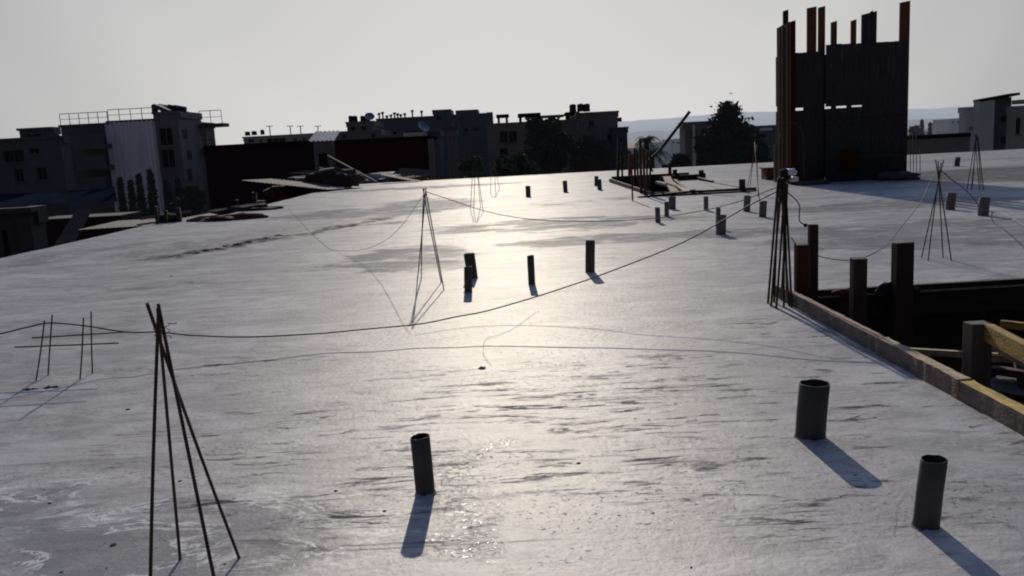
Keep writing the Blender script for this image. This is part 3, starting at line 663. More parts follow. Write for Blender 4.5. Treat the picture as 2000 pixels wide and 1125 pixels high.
# walings
for z in (.7, 1.75):
    b = MB(); b.bar((xM, YT-.04, z), (xR-.1, YT-.04, z+.02), .06, .10); b.build('waling', 'form_ply', tr)
b = MB(); b.box(tx(1642), tx(1676), YT-.10, YT-.07, .3, .95)
tag(b.build('shutter_board', 'form_red'), 'small dull red board propped against the foot of the formwork tower', 'board')
cable('hose', 'thin reddish hose arching over the left foot of the formwork tower', [(1524, 268, 25.2), (1531, 250, 25.2), (1545, 240, 25.2), (1560, 244, 25.2), (1568, 262, 25.2), (1570, 290, 25.2), (1570, 330, 25.2), (1571, 356, 25.2)], .018, 'red_wood', 'hose')
a = G(1515, 352)
post(1512, 1526, 283, 27.5, 0, 'grey_wood', 'grey prop standing on the left of the formwork tower', name='timber_prop', group=None)
b = MB(); b.box(P(1497, 330, 29).x, P(1521, 330, 29).x, 29, 29.6, 0, .35); b.box(P(1492, 330, 29).x, P(1521, 330, 29).x, 28.95, 29.65, .36, .40)
tag(b.build('low_trestle', 'red_wood'), 'low reddish timber trestle left of the tower foot', 'trestle')
for i, (px, t) in enumerate(((1777, 246), (1783, 262), (1789, 255), (1796, 290))):
    B = G(px+1, 343-i*2); T = P(px, t, B.y); b = MB(); b.tube([B+Vector((0, 0, -.02)), B.lerp(T, .5)+Vector((.01, 0, 0)), T], .011, 6)
    tag(b.build('starter_bar', 'rebar', smooth=True), ['first thin bar right beside the tower right foot', 'second thin bar counted from the tower right foot', 'third thin bar counted from the tower right foot', 'fourth and lowest thin bar from the tower right foot'][i], 'rebar', 'thin bars right of the tower')
c = G(1755, 352)
b = lump((c.x, c.y+.1, .08), .55, .4, .16, 21, amp=.5); tag(b.build('rubble_heap', 'dark_conc', smooth=True), 'low dark heap of rubble at the right foot of the tower', 'rubble')
c = G(1590, 360); b = lump((c.x, c.y, .03), .5, .3, .10, 22, amp=.5); tag(b.build('rubble_heap', 'dark_conc', smooth=True), 'low dark heap of rubble at the left front foot of the tower', 'rubble')

# ------------------------------------------------------------------ small clods on the slab
random.seed(5)
cl = [(98, 983, 7, 3.5), (352, 940, 8, 4), (222, 1065, 11, 3), (196, 1083, 4, 2), (208, 1110, 6, 4), (120, 1118, 8, 5), (438, 1103, 9, 5), (250, 800, 7, 2.5), (656, 959, 7, 4), (751, 998, 7, 5), (1350, 1108, 5, 3),
      (376, 735, 5, 3), (814, 800, 4, 3), (690, 812, 4, 3), (1268, 821, 5, 4), (1240, 818, 4, 3), (1702, 895, 4, 2), (335, 540, 5, 3), (375, 552, 4, 3), (415, 488, 6, 4), (1130, 905, 8, 3), (942, 719, 14, 4)]
wh = ['at the left front', 'inside the legs of the nearest tripod', 'long and flat, left of the nearest tripod foot', 'tiny, left front corner', 'near the bottom edge left', 'at the very bottom left', 'beside the right foot of the nearest tripod', 'above the pale dried patches', 'left of the slim front pipe', 'close to the foot of the slim front pipe', 'at the bottom edge right of centre',
      'between the nearest tripod and the cable', 'above the slim front pipe, right one', 'above the slim front pipe, left one', 'right one of two in the streaked middle', 'left one of two in the streaked middle', 'tiny, behind the shadow of the widest pipe', 'beyond the long cable at left, left one', 'beyond the long cable at left, right one', 'on the ragged dark seam at left', 'in the streaked lower middle', 'largest, in the bright middle below the curled wire']
for (px, py, w, h), s in zip(cl, wh):
    B = G(px, py); d = B.length; r = w/F*d*.55
    tag(lump((B.x, B.y, 0), r, r*.9, r*.45, px, 2, .6).build('dirt_clod', 'dirt'), 'small dark clod on the wet cement, '+s, 'clod', 'dark clods on the cement')
sm_ = [(545, 461, 14), (520, 466, 8), (485, 474, 10), (465, 478, 12), (440, 482, 8), (425, 487, 10), (402, 490, 10), (385, 495, 8)]
for i, (px, py, w) in enumerate(sm_):
    B = G(px, py); d = B.length; r = w/F*d*.5
    o = tag(lump((B.x, B.y, -.0), r*1.3, r*1.0, .03, px, 2, .7).build('dirt_clod', 'dirt'), 'dark crumb in the row along the ragged seam at left', 'clod', 'crumbs along the ragged seam')

# ------------------------------------------------------------------ slab left edge clutter
def corrugated(a, c, d, pitch, amp, nrow=2):
    # sheet spanned by a->c (across the corrugations) and a->d
    a = Vector(a); u = Vector(c)-a; v = Vector(d)-a; nrm = u.cross(v).normalized(); n = max(8, int(u.length/pitch*6)); b = MB()
    for i in range(n+1):
        t = i/n; off = nrm*amp*math.sin(t*u.length/pitch*2*math.pi)
        for k in range(nrow+1): b.v.append(tuple(a+u*t+v*(k/nrow)+off))
    for i in range(n):
        for k in range(nrow): b.f.append((i*(nrow+1)+k, (i+1)*(nrow+1)+k, (i+1)*(nrow+1)+k+1, i*(nrow+1)+k+1))
    return b
def sheet(name, label, q, mat, cat='roof sheet', group=None, pitch=.18, amp=.02):
    b = corrugated(q[0], q[1], q[2], pitch, amp); return tag(b.build(name, mat, smooth=True), label, cat, group)
gs = 'loose roofing sheets below the left slab edge'
sheet('roofing_sheet', 'long pale sheet roof running beyond the left slab edge, left part', (P(150, 449, 24), P(292, 440, 26), P(230, 431, 28.5)), 'pale_sheet', group=gs, amp=.004)
sheet('roofing_sheet', 'dark grey flat sheet behind the slab edge right of the pale one', (P(275, 424, 27), P(372, 410, 31), P(275, 430, 26)), 'slate_sheet', group=gs, amp=.004)
sheet('roofing_sheet', 'rust red sheet low at the slab edge below the trees', (P(330, 437, 25.5), P(512, 402, 31), P(345, 428, 27)), 'rust_sheet', group=gs, amp=.006)
sheet('roofing_sheet', 'rusty lit sheet with pale tip above the slab edge', (P(470, 352, 38), P(640, 370, 38), P(530, 349, 40)), 'rust_sheet', group=gs, amp=.008)
sheet('roofing_sheet', 'slate sheet behind the rusty lit one', (P(560, 338, 44), P(660, 346, 44), P(600, 333, 46)), 'slate_sheet', group=gs, amp=.008)
sheet('roofing_sheet', 'bright tan sheet propped on the far left slab corner', (P(742, 341, 44.2), P(818, 356, 43.5), P(752, 339, 45.2)), 'tan_sheet', group=gs, amp=.01)
sheet('roofing_sheet', 'dark curved sheet behind the bright tan one', (P(765, 340, 46), P(835, 345, 46), P(785, 328, 48)), 'slate_sheet', group=gs, amp=.01)
def heap(px, py, rx, ry, rz, mat, label, name='rubble_heap', cat='rubble', seed=1, z=0):
    c = G(px, py); b = lump((c.x, c.y, z), rx, ry, rz, seed, 3, .55); return tag(b.build(name, mat), label, cat)
heap(760, 352, 2.0, 1.3, .42, 'rough_conc', 'grey heap of set cement at the far left slab corner', seed=31)
heap(700, 356, 1.2, 1.0, .18, 'rough_conc', 'flat grey spill of cement left of the far corner heap', seed=32)
gr = 'timber stubs along the left slab edge'
random.seed(11)
for (px, t, bt, w, l) in [(324, 411, 436, 6, 'thin stub left of the hanging cloth lump on the left slab edge'), (307, 403, 438, 5, 'thin leaning stick, leftmost on the left slab edge'), (352, 405, 433, 8, 'dark stub right of the slab edge lump'), (461, 390, 404, 6, 'low stub between the gap and the L-shaped stub'), (498, 376, 406, 8, 'tall stub of the L-shaped pair at the end of the slab edge')]:
    B = G(px, bt); b = MB(); T = P(px+random.uniform(-5, 5), t, B.y); ww = w/F*B.y
    b.bar(B-Vector((0, 0, .05)), T, ww, ww*.8, Vector((0, 1, 0)), .01); tag(b.build('timber_stub', 'black_wood'), l, 'stub', gr)
c = G(507, 404); b = MB(); b.box(c.x-.13, c.x+.17, c.y-.1, c.y+.2, -.02, .2); tag(b.build('timber_block', 'black_wood'), 'square dark block beside the tall stub of the L-shaped pair', 'block')
c = G(328, 434); tag(lump((c.x, c.y, .08), .33, .2, .16, 41, amp=.4).build('sandbag', 'black_cloth', smooth=True), 'dark sagging sack lying on the left slab edge', 'sack')
c = G(430, 430); tag(lump((c.x+.2, c.y, .0), 1.0, .35, .16, 42, amp=.6).build('rubble_heap', 'red_wood'), 'dark reddish scrap heap on the left slab edge', 'scrap')
c = G(480, 412); tag(lump((c.x, c.y+.2, .0), 1.0, .4, .16, 43, amp=.6).build('rubble_heap', 'dirt'), 'black scrap heap tapering toward the L-shaped pair', 'scrap')
for i, (a, c_, lab) in enumerate([((640, 305, 46), (735, 356, 43), 'long dark pole leaning over the far left slab edge'), ((585, 350, 42), (700, 362, 40), 'dark low pole lying along the left edge beyond the rusty sheet')]):
    plank(P(*a), P(*c_), .10, .10, 'brown_wood', lab, 'timber_pole', 'pole')
for i, (px, py, rx, rz, m_, lab) in enumerate([(600, 362, 1.1, .5, 'dark_conc', 'dark rubbish mound left of the leaning pole'), (650, 352, 1.2, .6, 'dirt', 'dark rubbish mound under the leaning pole'), (565, 372, .9, .35, 'rust_sheet', 'rusty drum-like scrap at the slab edge below the lit sheet')]):
    c = P(px, py, 42-i); tag(lump((c.x, c.y, c.z), rx, .8, rz, 50+i, amp=.6).build('rubbish_mound', m_), lab, 'rubbish')

# ------------------------------------------------------------------ buildings
ZB = -9.2
def wall_holes(b, x0, x1, z0, z1, y, th, holes):
    X = sorted(set([x0, x1]+[h for q in holes for h in q[:2]])); Z = sorted(set([z0, z1]+[h for q in holes for h in q[2:4]]))
    for i in range(len(X)-1):
        for j in range(len(Z)-1):
            cx, cz = (X[i]+X[i+1])/2, (Z[j]+Z[j+1])/2
            if any(q[0] < cx < q[1] and q[2] < cz < q[3] for q in holes): continue
            b.box(X[i], X[i+1], y, y+th, Z[j], Z[j+1])
def rect(px0, py0, px1, py1, Y):
    a = P(px0, py0, Y); c = P(px1, py1, Y); m_ = (py0+py1)/2
    return (P(px0, m_, Y).x, P(px1, m_, Y).x, c.z, a.z) if a.z > c.z else (a.x, c.x, a.z, c.z)
def block(root, px0, px1, pyt, Y, depth, mat, wins=(), zb=ZB, parapet=True, wmat='plaster', name='wall', sill=True, bars_=True):
    """one storeyed volume: front wall pierced by real openings, panes set back in them"""
    x0 = P(px0, pyt, Y).x; x1 = P(px1, pyt, Y).x; z1 = P((px0+px1)/2, pyt, Y).z
    hs = [rect(*w, Y) for w in wins]; b = MB()
    hs = [h for h in hs if h[0] > x0+.05 and h[1] < x1-.05 and h[3] < z1-.05]
    wall_holes(b, x0, x1, zb, z1, Y, .3, hs); b.box(x0, x1, Y+.3, Y+depth, zb, z1-.35 if parapet else z1)
    b.build(name, mat, root)
    if parapet:
        b = MB(); b.box(x0-.12, x1+.12, Y-.12, Y+.25, z1+.002, z1+.16); b.box(x0-.12, x0+.25, Y+.25, Y+depth, z1-.34, z1+.16); b.box(x1-.25, x1+.12, Y+.25, Y+depth, z1-.34, z1+.16)
        b.build('parapet', mat, root)
    for h in hs:
        f = MB(); w = .06
        f.box(h[0], h[0]+w, Y+.12, Y+.2, h[2], h[3]); f.box(h[1]-w, h[1], Y+.12, Y+.2, h[2], h[3]); f.box(h[0]+w, h[1]-w, Y+.12, Y+.2, h[3]-w, h[3]); f.box(h[0]+w, h[1]-w, Y+.12, Y+.2, h[2], h[2]+w)
        n_ = max(1, int((h[1]-h[0])/1.1))
        for k in range(1, n_+1):
            if k <= n_-0: xx = h[0]+(h[1]-h[0])*k/(n_+1); f.box(xx-.025, xx+.025, Y+.13, Y+.19, h[2]+w, h[3]-w)
        if sill: f.box(h[0]-.1, h[1]+.1, Y-.10, Y-.003, h[2]-.1, h[2]-.01)
        fo = f.build('window', wmat, root); g = MB(); g.box(h[0]+.01, h[1]-.01, Y+.22, Y+.26, h[2]+.01, h[3]-.01); g.build('pane', 'glass', fo)
    return x0, x1, z1
def railing(root, x0, x1, y, z, h=.95, step=.9, mat='steel', depth=0):
    b = MB(); n = max(2, int((x1-x0)/step))
    for i in range(n+1):
        x = x0+(x1-x0)*i/n; b.box(x-.02, x+.02, y, y+.04, z, z+h)
    b.box(x0, x1, y+.003, y+.055, z+h, z+h+.05); b.box(x0, x1, y+.01, y+.045, z+h*.5, z+h*.5+.035)
    if depth:
        for xx in (x0, x1):
            b.box(xx-.03, xx+.02, y+.06, y+depth, z+h+.004, z+h+.05)
            for k in range(1, 5): b.box(xx-.02, xx+.02, y+depth*k/5, y+depth*k/5+.05, z, z+h)
    return b.build('railing', mat, root)
def tank(px, py, Y, r, h, label, group='tanks on the rooftops', name='water_tank', tilt=0):
    c = P(px, py, Y); b = MB()
    b.tube([c+Vector((0, 0, z)) for z in (0, h*.12, h*.3, h*.33, h*.6, h*.63, h*.85, h*.97, h)], r, 14, rad=[r*.96, r, r, r*.95, r*.95, r, r*.97, r*.6, r*.25])
    return tag(b.build(name, 'tank', smooth=True), label, 'water tank', group)
def dish(px, py, Y, r, label, az=0.5):
    c = P(px, py, Y); root = thing('satellite_dish', c, label, 'satellite dish', 'dishes on the rooftops')
    b = MB(); n = 14; d = Vector((math.sin(az), -math.cos(az)*.7, .6)).normalized(); x = d.cross(Vector((0, 0, 1))).normalized(); y = d.cross(x)
    cc = c+Vector((0, 0, r*1.3)); vs = [cc-d*r*.22]
    for k in (.5, 1):
        for j in range(n):
            a = 2*math.pi*j/n; vs.append(cc+(x*math.cos(a)+y*math.sin(a))*r*k-d*r*.22*(1-k*k))
    b.add(vs, [(0, 1+j, 1+(j+1) % n) for j in range(n)]+[(1+j, 1+n+j, 1+n+(j+1) % n, 1+(j+1) % n) for j in range(n)]); b.build('reflector', 'steel', root, smooth=True)
    b = MB(); b.tube([c-Vector((0, 0, .05)), cc-d*r*.22], .04, 6); b.tube([cc-y*r*.0-d*r*.2, cc+d*r*.7], .02, 5); b.build('mast', 'steel', root)

# A: far left low block
A = thing('apartment_block', P(60, 420, 60), 'low dark plaster block at the far left with a roof stair house', 'building')
block(A, -90, 118, 275, 60, 1.2, 'plaster_dk', [(6, 294, 47, 317), (57, 290, 76, 301), (29, 330, 46, 355), (72, 327, 92, 352), (-60, 300, -30, 322)], wmat='plaster_dk')
block(A, 37, 98, 254, 60.6, 1.2, 'plaster_dk', [(50, 262, 80, 270)], zb=P(60, 276, 61.5).z-.3, name='stair_house')
# B: large block with metal cladding
B_ = thing('apartment_block', P(270, 420, 66), 'large four storey block at left with pale stained cladding and roof railing', 'building')
x0, x1, z1 = block(B_, 118, 211, 246, 68, 14, 'plaster_dk', [(150, 262, 203, 281), (156, 305, 206, 322), (160, 345, 206, 365)], wmat='plaster_dk')
for (pa, pb, py) in ((146, 206, 284), (152, 210, 325), (158, 212, 368)):
    q = rect(pa, py, pb, py+6, 66.8); b = MB(); b.box(q[0], q[1], 66.6, 68, q[2], q[3]); b.box(q[0], q[1], 66.6, 66.7, q[3], q[3]+.8); b.build('balcony', 'plaster_dk', B_)
railing(B_, x0, x1, 68.05, z1+.16, .8, .7)
q0 = P(204, 240, 67.9); q1 = P(309, 236, 67.9); b = corrugated((q0.x, 67.9, ZB), (q1.x, 67.9, ZB), (q0.x, 67.9, q0.z+.05), .35, .05, 1)
o = b.build('cladding', 'sheet_wall', B_, smooth=True); o['label'] = 'pale mauve stained metal cladding'
block(B_, 211, 300, 238, 68, 14, 'plaster_dk')
railing(B_, P(211, 235, 68).x, P(300, 235, 68).x, 68.05, P(255, 238, 68).z+.16, .8, .7)
x0, x1, z1 = block(B_, 300, 346, 222, 67.6, 5.2, 'plaster', [(311, 250, 337, 284), (315, 292, 341, 328)], name='tower')
for (px, py, w_, h_) in ((356, 262, .55, .75), (360, 303, .55, .75), (357, 342, .55, .9)):
    c = P(px, py, 67.6+5.2*(px-346)/46.); b = MB(); b.box(x1-.05, x1+.02, c.y-w_*.9, c.y+w_*.9, c.z-h_/2, c.z+h_/2); fo = b.build('window', 'black_wood', B_)
q0 = P(294, 214, 66.8); q1 = P(388, 224, 66.8); b = MB(); b.bar((q0.x, 69.8, q0.z+.3), (P(350, 220, 69.8).x, 69.8, P(350, 221, 69.8).z), 4.6, .3); b.build('roof', 'plaster_dk', B_)
for (pyy, w) in ((240, 436), (288, 418)):
    q0 = P(388, pyy+2, 72); q1 = P(w, pyy, 72); b = MB(); b.box(q0.x, q1.x, 72, 73.5, q1.z-.28, q1.z); b.build('balcony_slab', 'plaster_dk', B_)
    railing(B_, q0.x+.1, q1.x-.1, 72.03, q1.z+.002, 1.0 if w == 436 else .6, .6, 'steel' if w == 436 else 'plaster_dk')
q0 = P(405, 262, 73); b = MB(); b.box(q0.x-.6, q0.x-.1, 73, 73.4, ZB, P(400, 244, 73).z-.25); b.build('column', 'plaster', B_)
tank(303, 219, 69, .24, .62, 'stout dark tank at the left end of the sloped roof of the clad block')
for px, py, l in ((322, 216, 'left'), (340, 217, 'middle'), (352, 218, 'right')):
    c = P(px, py-2, 69); b = MB(); b.tube([c+Vector((-.45, 0, .25)), c+Vector((.45, 0, .05))], .22, 10); b.bar(c+Vector((-.3, 0, -.7)), c+Vector((-.3, 0, .2)), .07, .07); b.bar(c+Vector((.3, 0, -.7)), c+Vector((.3, 0, .1)), .07, .07)
    tag(b.build('solar_heater', 'tank'), l+' one of the three small heater drums on the clad block roof', 'water heater', 'heater drums on the clad block')
# C: dark long sheds
Cc = thing('warehouse', P(500, 380, 58), 'long very dark brown shed wall right of the clad block', 'building')
xa_, xb_, zz_ = block(Cc, 398, 612, 285, 62, 20, 'black_wall', zb=ZB, parapet=False)
b = MB(); b.box(xa_, xb_+.2, 61.8, 82.3, zz_+.002, zz_+.2); b.build('roof', 'slate_sheet', Cc)
Cd = thing('gatehouse', P(640, 380, 60), 'narrow brown shaft with a slanted pale metal roof between the long sheds', 'building')
block(Cd, 611, 646, 276, 61.2, 1.2, 'plaster_brown', [(622, 300, 640, 322)], parapet=False, wmat='black_wood')
qa, qb = P(603, 276, 61), P(660, 274, 61); qc = P(622, 259, 63)
b = corrugated(P(602, 276, 60.9), P(652, 274, 60.9), P(616, 257, 63), .3, .04, 1); b.build('roof', 'far_white', Cd, smooth=True)
Ce = thing('warehouse', P(740, 380, 58), 'long dark red shed wall in the middle, pale post at its right end', 'building')
xa_, xb_, zz_ = block(Ce, 653, 836, 276, 60, 6, 'red_wall', zb=ZB, parapet=False)
b = MB(); b.box(xa_, xb_+.2, 59.8, 66.3, zz_+.002, zz_+.22); b.build('roof', 'slate_sheet', Ce)
b = MB(); b.box(xb_, xb_+.35, 59.7, 60.1, ZB, zz_-.01); b.build('corner_post', 'plaster_brown', Ce)
# D: low far building with roof gear
D = thing('apartment_block', P(550, 300, 105), 'low pale far block with small windows and poles on its roof', 'building')
block(D, 475, 622, 266, 105, 12, 'far_plaster', [(484, 271, 496, 279), (505, 271, 512, 279), (520, 270, 558, 278), (572, 269, 580, 277), (590, 268, 598, 276)], zb=-2, wmat='far_plaster')
q0 = P(482, 266, 105.5); q1 = P(503, 264, 105.5)
tank(484, 265, 106, .32, .5, 'left tank on the low pale far block'); tank(497, 264, 106, .32, .5, 'second tank on the low pale far block'); tank(513, 263, 106, .25, .6, 'third tank, set apart on the low pale far block')
for i, (px, l) in enumerate(((528, 'first'), (568, 'second'), (588, 'third'), (622, 'fourth'))):
    c = P(px, 265, 107); b = MB(); b.box(c.x-.05, c.x+.05, 107, 107.1, c.z-.5, c.z+1.1); b.box(c.x-.4, c.x+.4, 107.02, 107.08, c.z+1.1, c.z+1.18)
    tag(b.build('roof_antenna', 'steel'), l+' T-shaped antenna from the left on the low pale far block', 'antenna', 'antennas on the far block')
# E: block with crowded roof
Eb = thing('house', P(700, 300, 88), 'brown house with a flat roof carrying a cluster of tanks', 'building')
block(Eb, 677, 728, 240, 88, 8, 'plaster_brown', [(684, 247, 694, 256), (706, 246, 716, 255)], zb=-3)
block(Eb, 655, 742, 258, 87, 12, 'plaster_brown', [(668, 263, 676, 270), (725, 262, 733, 270)], zb=-3, name='lower_wall')
for px, l in ((686, 'leftmost'), (694, 'second'), (709, 'third'), (717, 'rightmost')): tank(px, 238, 89, .26, .62, l+' tank of the cluster on the flat roofed brown house')
c = P(723, 239, 88.5); dish(723, 240, 88.5, .5, 'dish standing right of the tank cluster on the brown house', 0.2)
# F: long navy building
Fb = thing('office_block', P(800, 300, 96), 'long navy block with a stair tower and pipes lined up on its roof', 'building')
block(Fb, 736, 880, 231, 96, 14, 'navy', [(745, 258, 775, 268), (790, 256, 830, 267)], zb=-6, wmat='navy')
block(Fb, 846, 878, 217, 95, 6, 'navy', [(852, 226, 862, 234)], zb=-6, name='stair_tower', wmat='navy')
for i, px in enumerate((741, 748, 756, 764, 771, 777, 783, 791, 806, 824)):
    c = P(px, 232-(px-741)*.03, 97); b = MB(); h_ = [.5, .6, .2, .3, .5, .4, .3, .4, .7, .6][i]; b.tube([c+Vector((0, 0, -.6)), c+Vector((0, 0, h_))], .09, 6); b.tube([c+Vector((-.15, 0, h_)), c+Vector((.15, 0, h_+.05))], .12, 6)
    tag(b.build('vent_pipe', 'tank'), 'short vent pipe in the row along the long navy roof', 'vent pipe', 'vent pipes on the navy roof')
# mid low jumble in front of F
for i, (a, c_, t, m_, l) in enumerate([(738, 790, 266, 'plaster_brown', 'small brown roof house in front of the navy block, left'), (790, 836, 262, 'far_white', 'small whitish roof house in front of the navy block'), (836, 858, 259, 'plaster', 'small grey roof house right of the whitish one')]):
    r_ = thing('roof_house', P(a, 300, 84-i), l, 'building'); block(r_, a, c_, t, 84-i, 6, m_, [(a+8, t+6, a+18, t+13), (a+24, t+6, a+32, t+12)] if c_-a > 40 else [(a+6, t+6, a+13, t+12)], zb=-3, wmat='slate_sheet')
dish(829, 263, 83, .6, 'pale dish above the small whitish roof house', .6)
# water tower on white legs
W = thing('water_tower', P(880, 340, 70), 'small tank house raised on pale thin columns left of the trees', 'water tower')
q = rect(871, 252, 893, 265, 70); b = MB(); b.box(q[0], q[1], 70, 71.2, q[2], q[3]); b.build('tank_house', 'plaster', W); b = MB(); b.box(q[0]-.1, q[1]+.1, 69.9, 71.3, q[3]+.003, q[3]+.12); b.build('roof', 'plaster_dk', W)
for x in (q[0]+.05, (q[0]+q[1])/2-.08, q[1]-.25):
    for y in (70.02, 71.0): b = MB(); b.box(x, x+.17, y, y+.17, ZB, q[2]-.003); b.build('leg', 'plaster', W)
# G blocks
Gb = thing('office_block', P(920, 300, 90), 'tall plain dark navy block left of the pale wall with windows', 'building')
block(Gb, 884, 956, 225, 90, 12, 'navy', [(905, 250, 915, 258), (925, 249, 935, 257)], wmat='navy')
q = rect(890, 218, 934, 222, 90); b = MB(); b.box(q[0], q[1], 89.6, 95, q[2]-.3, q[3]+.1); b.build('roof_canopy', 'navy', Gb)
block(Gb, 950, 962, 219, 91, 3, 'navy', zb=3, name='chimney_wall', parapet=False)
Gc = thing('apartment_block', P(1060, 330, 76), 'wide brown block behind the big dark tree with open roof canopies', 'building')
block(Gc, 950, 1150, 240, 76, 14, 'plaster_brown', [(976, 257, 992, 278), (994, 256, 1010, 278), (976, 290, 992, 308), (952, 266, 957, 272)], wmat='plaster_dk')
for (a, c_, t) in ((969, 994, 224), (1012, 1056, 222), (1106, 1132, 219)):
    q = rect(a, t, c_, t+4, 77); b = MB(); b.box(q[0], q[1], 77, 80, q[2], q[3])
    for x in (q[0]+.1, q[1]-.3): b.box(x, x+.2, 77.2, 77.4, P(a, 241, 77).z-.3, q[2]-.003); b.box(x, x+.2, 79.6, 79.8, P(a, 241, 77).z-.3, q[2]-.003)
    b.build('roof_canopy', 'slate_sheet', Gc)
block(Gc, 1028, 1110, 226, 79, 8, 'plaster_dk', zb=4, name='roof_storey', parapet=False)
Gd = thing('apartment_block', P(1180, 330, 74), 'grey mauve block with a lower step at its right, right end of the row', 'building')
block(Gd, 1128, 1206, 222, 74, 12, 'plaster', [(1150, 236, 1160, 246), (1186, 262, 1196, 274)], wmat='plaster_dk')
block(Gd, 1196, 1225, 252, 73, 9, 'plaster_dk', [(1206, 268, 1216, 278)], name='side_wing', parapet=True)
for px, py, l in ((1119, 219, 'left'), (1134, 218, 'middle'), (1146, 218, 'right')): tank(px, py, 77, .3, .7, l+' one of three little tanks on the grey mauve block')
b = MB(); c = P(1207, 233, 74); b.box(c.x, c.x+.35, 74.2, 74.6, c.z-.2, c.z+.15); tag(b.build('air_conditioner', 'plaster_dk'), 'little air conditioner box on the right edge of the grey mauve block', 'air conditioner')
# J / K right of centre
J = thing('apartment_block', P(1350, 320, 82), 'brown block behind the big round tree with a pale downpipe', 'building')
block(J, 1337, 1412, 240, 82, 2.5, 'plaster_brown', [(1350, 255, 1360, 263), (1370, 252, 1382, 262)], wmat='plaster_dk')
q = rect(1353, 243, 1358, 330, 81.9); b = MB(); b.box(q[0], q[1], 81.85, 81.99, ZB, q[3]); b.build('downpipe', 'far_white', J)
K = thing('warehouse', P(1490, 300, 88), 'low dark flat roofed hall left of the formwork tower with a roof light', 'building')
x0, x1, z1 = block(K, 1462, 1560, 247, 88, 4, 'navy', [(1480, 262, 1496, 270)], wmat='navy')
b = MB(); b.box(P(1485, 250, 87.8).x, P(1508, 250, 87.8).x, 87.7, 87.97, z1-.35, z1-.1); b.build('roof_light', 'far_white', K)
# right side
Lb = thing('apartment_block', P(1935, 260, 78), 'pale grey tower-like block with a raised sloping roof at the right', 'building')
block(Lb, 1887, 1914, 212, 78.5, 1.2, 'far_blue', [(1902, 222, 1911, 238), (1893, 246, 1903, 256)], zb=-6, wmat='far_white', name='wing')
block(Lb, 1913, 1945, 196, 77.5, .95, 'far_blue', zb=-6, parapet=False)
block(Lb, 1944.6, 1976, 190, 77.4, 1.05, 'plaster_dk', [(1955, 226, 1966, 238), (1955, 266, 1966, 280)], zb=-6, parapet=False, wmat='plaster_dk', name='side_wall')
a = P(1912, 196, 77); c = P(1982, 183, 77); b = MB(); a = P(1910, 197, 77.8); c = P(1982, 184, 77.8); b.bar((a.x, 77.8, a.z), (c.x, 77.8, c.z), 1.6, .22); b.build('roof', 'slate_sheet', Lb)
Lc = thing('house', P(1990, 260, 74), 'brown house cut by the right frame edge beside the pale tower block', 'building')
block(Lc, 1980, 2080, 208, 76, 1.0, 'far_plaster', [(1984, 230, 1994, 262)], zb=-6, wmat='plaster_dk')
q = rect(1976, 196, 2080, 199, 77); b = MB(); b.box(q[0], q[1], 76, 77, q[2], q[3]); b.build('canopy', 'far_plaster', Lc)
Ld = thing('warehouse', P(1830, 280, 66), 'long low brown wall with a dark coping behind the slab at right', 'building')
x0, x1, z1 = block(Ld, 1765, 1895, 270, 66, 3, 'plaster_brown', zb=-6, parapet=False)
b = MB(); b.box(x0, x1, 65.9, 66.4, z1+.002, z1+.3); b.build('coping', 'slate_sheet', Ld)
# hazy houses further away
random.seed(33)
hz_l = [(1262, 1290, 284, 300, 'hazy house left of the slanting pole foot'), (1285, 1312, 278, 320, 'hazy house right behind the slanting pole'), (1308, 1336, 272, 300, 'hazy house touching the brown block with the downpipe'), (1232, 1262, 289, 340, 'hazy house behind the palm'),
        (1800, 1832, 262, 260, 'hazy low house beyond the brown wall, left one'), (1828, 1862, 256, 300, 'hazy pale roofed house in the middle beyond the brown wall'), (1855, 1892, 232, 380, 'hazy larger block left of the pale tower block')]
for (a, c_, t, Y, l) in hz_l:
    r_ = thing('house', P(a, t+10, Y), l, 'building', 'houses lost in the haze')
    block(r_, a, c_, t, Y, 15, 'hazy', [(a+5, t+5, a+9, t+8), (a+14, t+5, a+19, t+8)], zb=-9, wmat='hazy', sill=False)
# left foreground shed and roofs below the slab edge
S1 = thing('shed', P(30, 480, 25), 'grey low shed with a doorway at the lower left beyond the slab edge', 'shed')
block(S1, -60, 58, 418, 26, .8, 'brick', [(6, 450, 16, 500)], zb=ZB, parapet=True, wmat='black_wood', sill=False)
S2 = thing('shed', P(120, 420, 36), 'dark shed with a steep grey roof strip rising from lower left', 'shed')
x0, x1, z1 = block(S2, 60, 235, 425, 34, 2, 'black_wall', zb=ZB, parapet=False)
sheet('roofing_sheet', 'long slanting grey roof strip below the clad block', (P(105, 480, 30), P(140, 482, 30), P(150, 408, 34)), 'slate_sheet', group=gs, amp=.004)
sheet('roofing_sheet', 'dark blue roof sheet at the far left below the low block', (P(-30, 402, 50), P(130, 396, 50), P(-30, 380, 56)), 'blue_sheet', group=gs, amp=.0)
sheet('roofing_sheet', 'second dark blue roof sheet right of the first one', (P(132, 400, 52), P(230, 394, 52), P(132, 372, 56)), 'blue_sheet', group=gs, amp=.0)
# bird
c = P(1428, 183, 60); b = MB(); b.add([c+Vector(v) for v in ((-.17, 0, .02), (0, .05, .03), (0, -.05, .03), (.17, 0, .02), (0, 0, -.06), (-.08, 0, .07), (.08, 0, .07), (0, .22, 0), (0, -.2, .02))], [(0,1,5),(0,5,2),(3,6,1),(3,2,6),(1,4,2),(1,2,5),(1,2,6),(1,7,4),(2,8,4)])
tag(b.build('bird', 'tank'), 'tiny dark bird flying above the big round tree', 'bird')

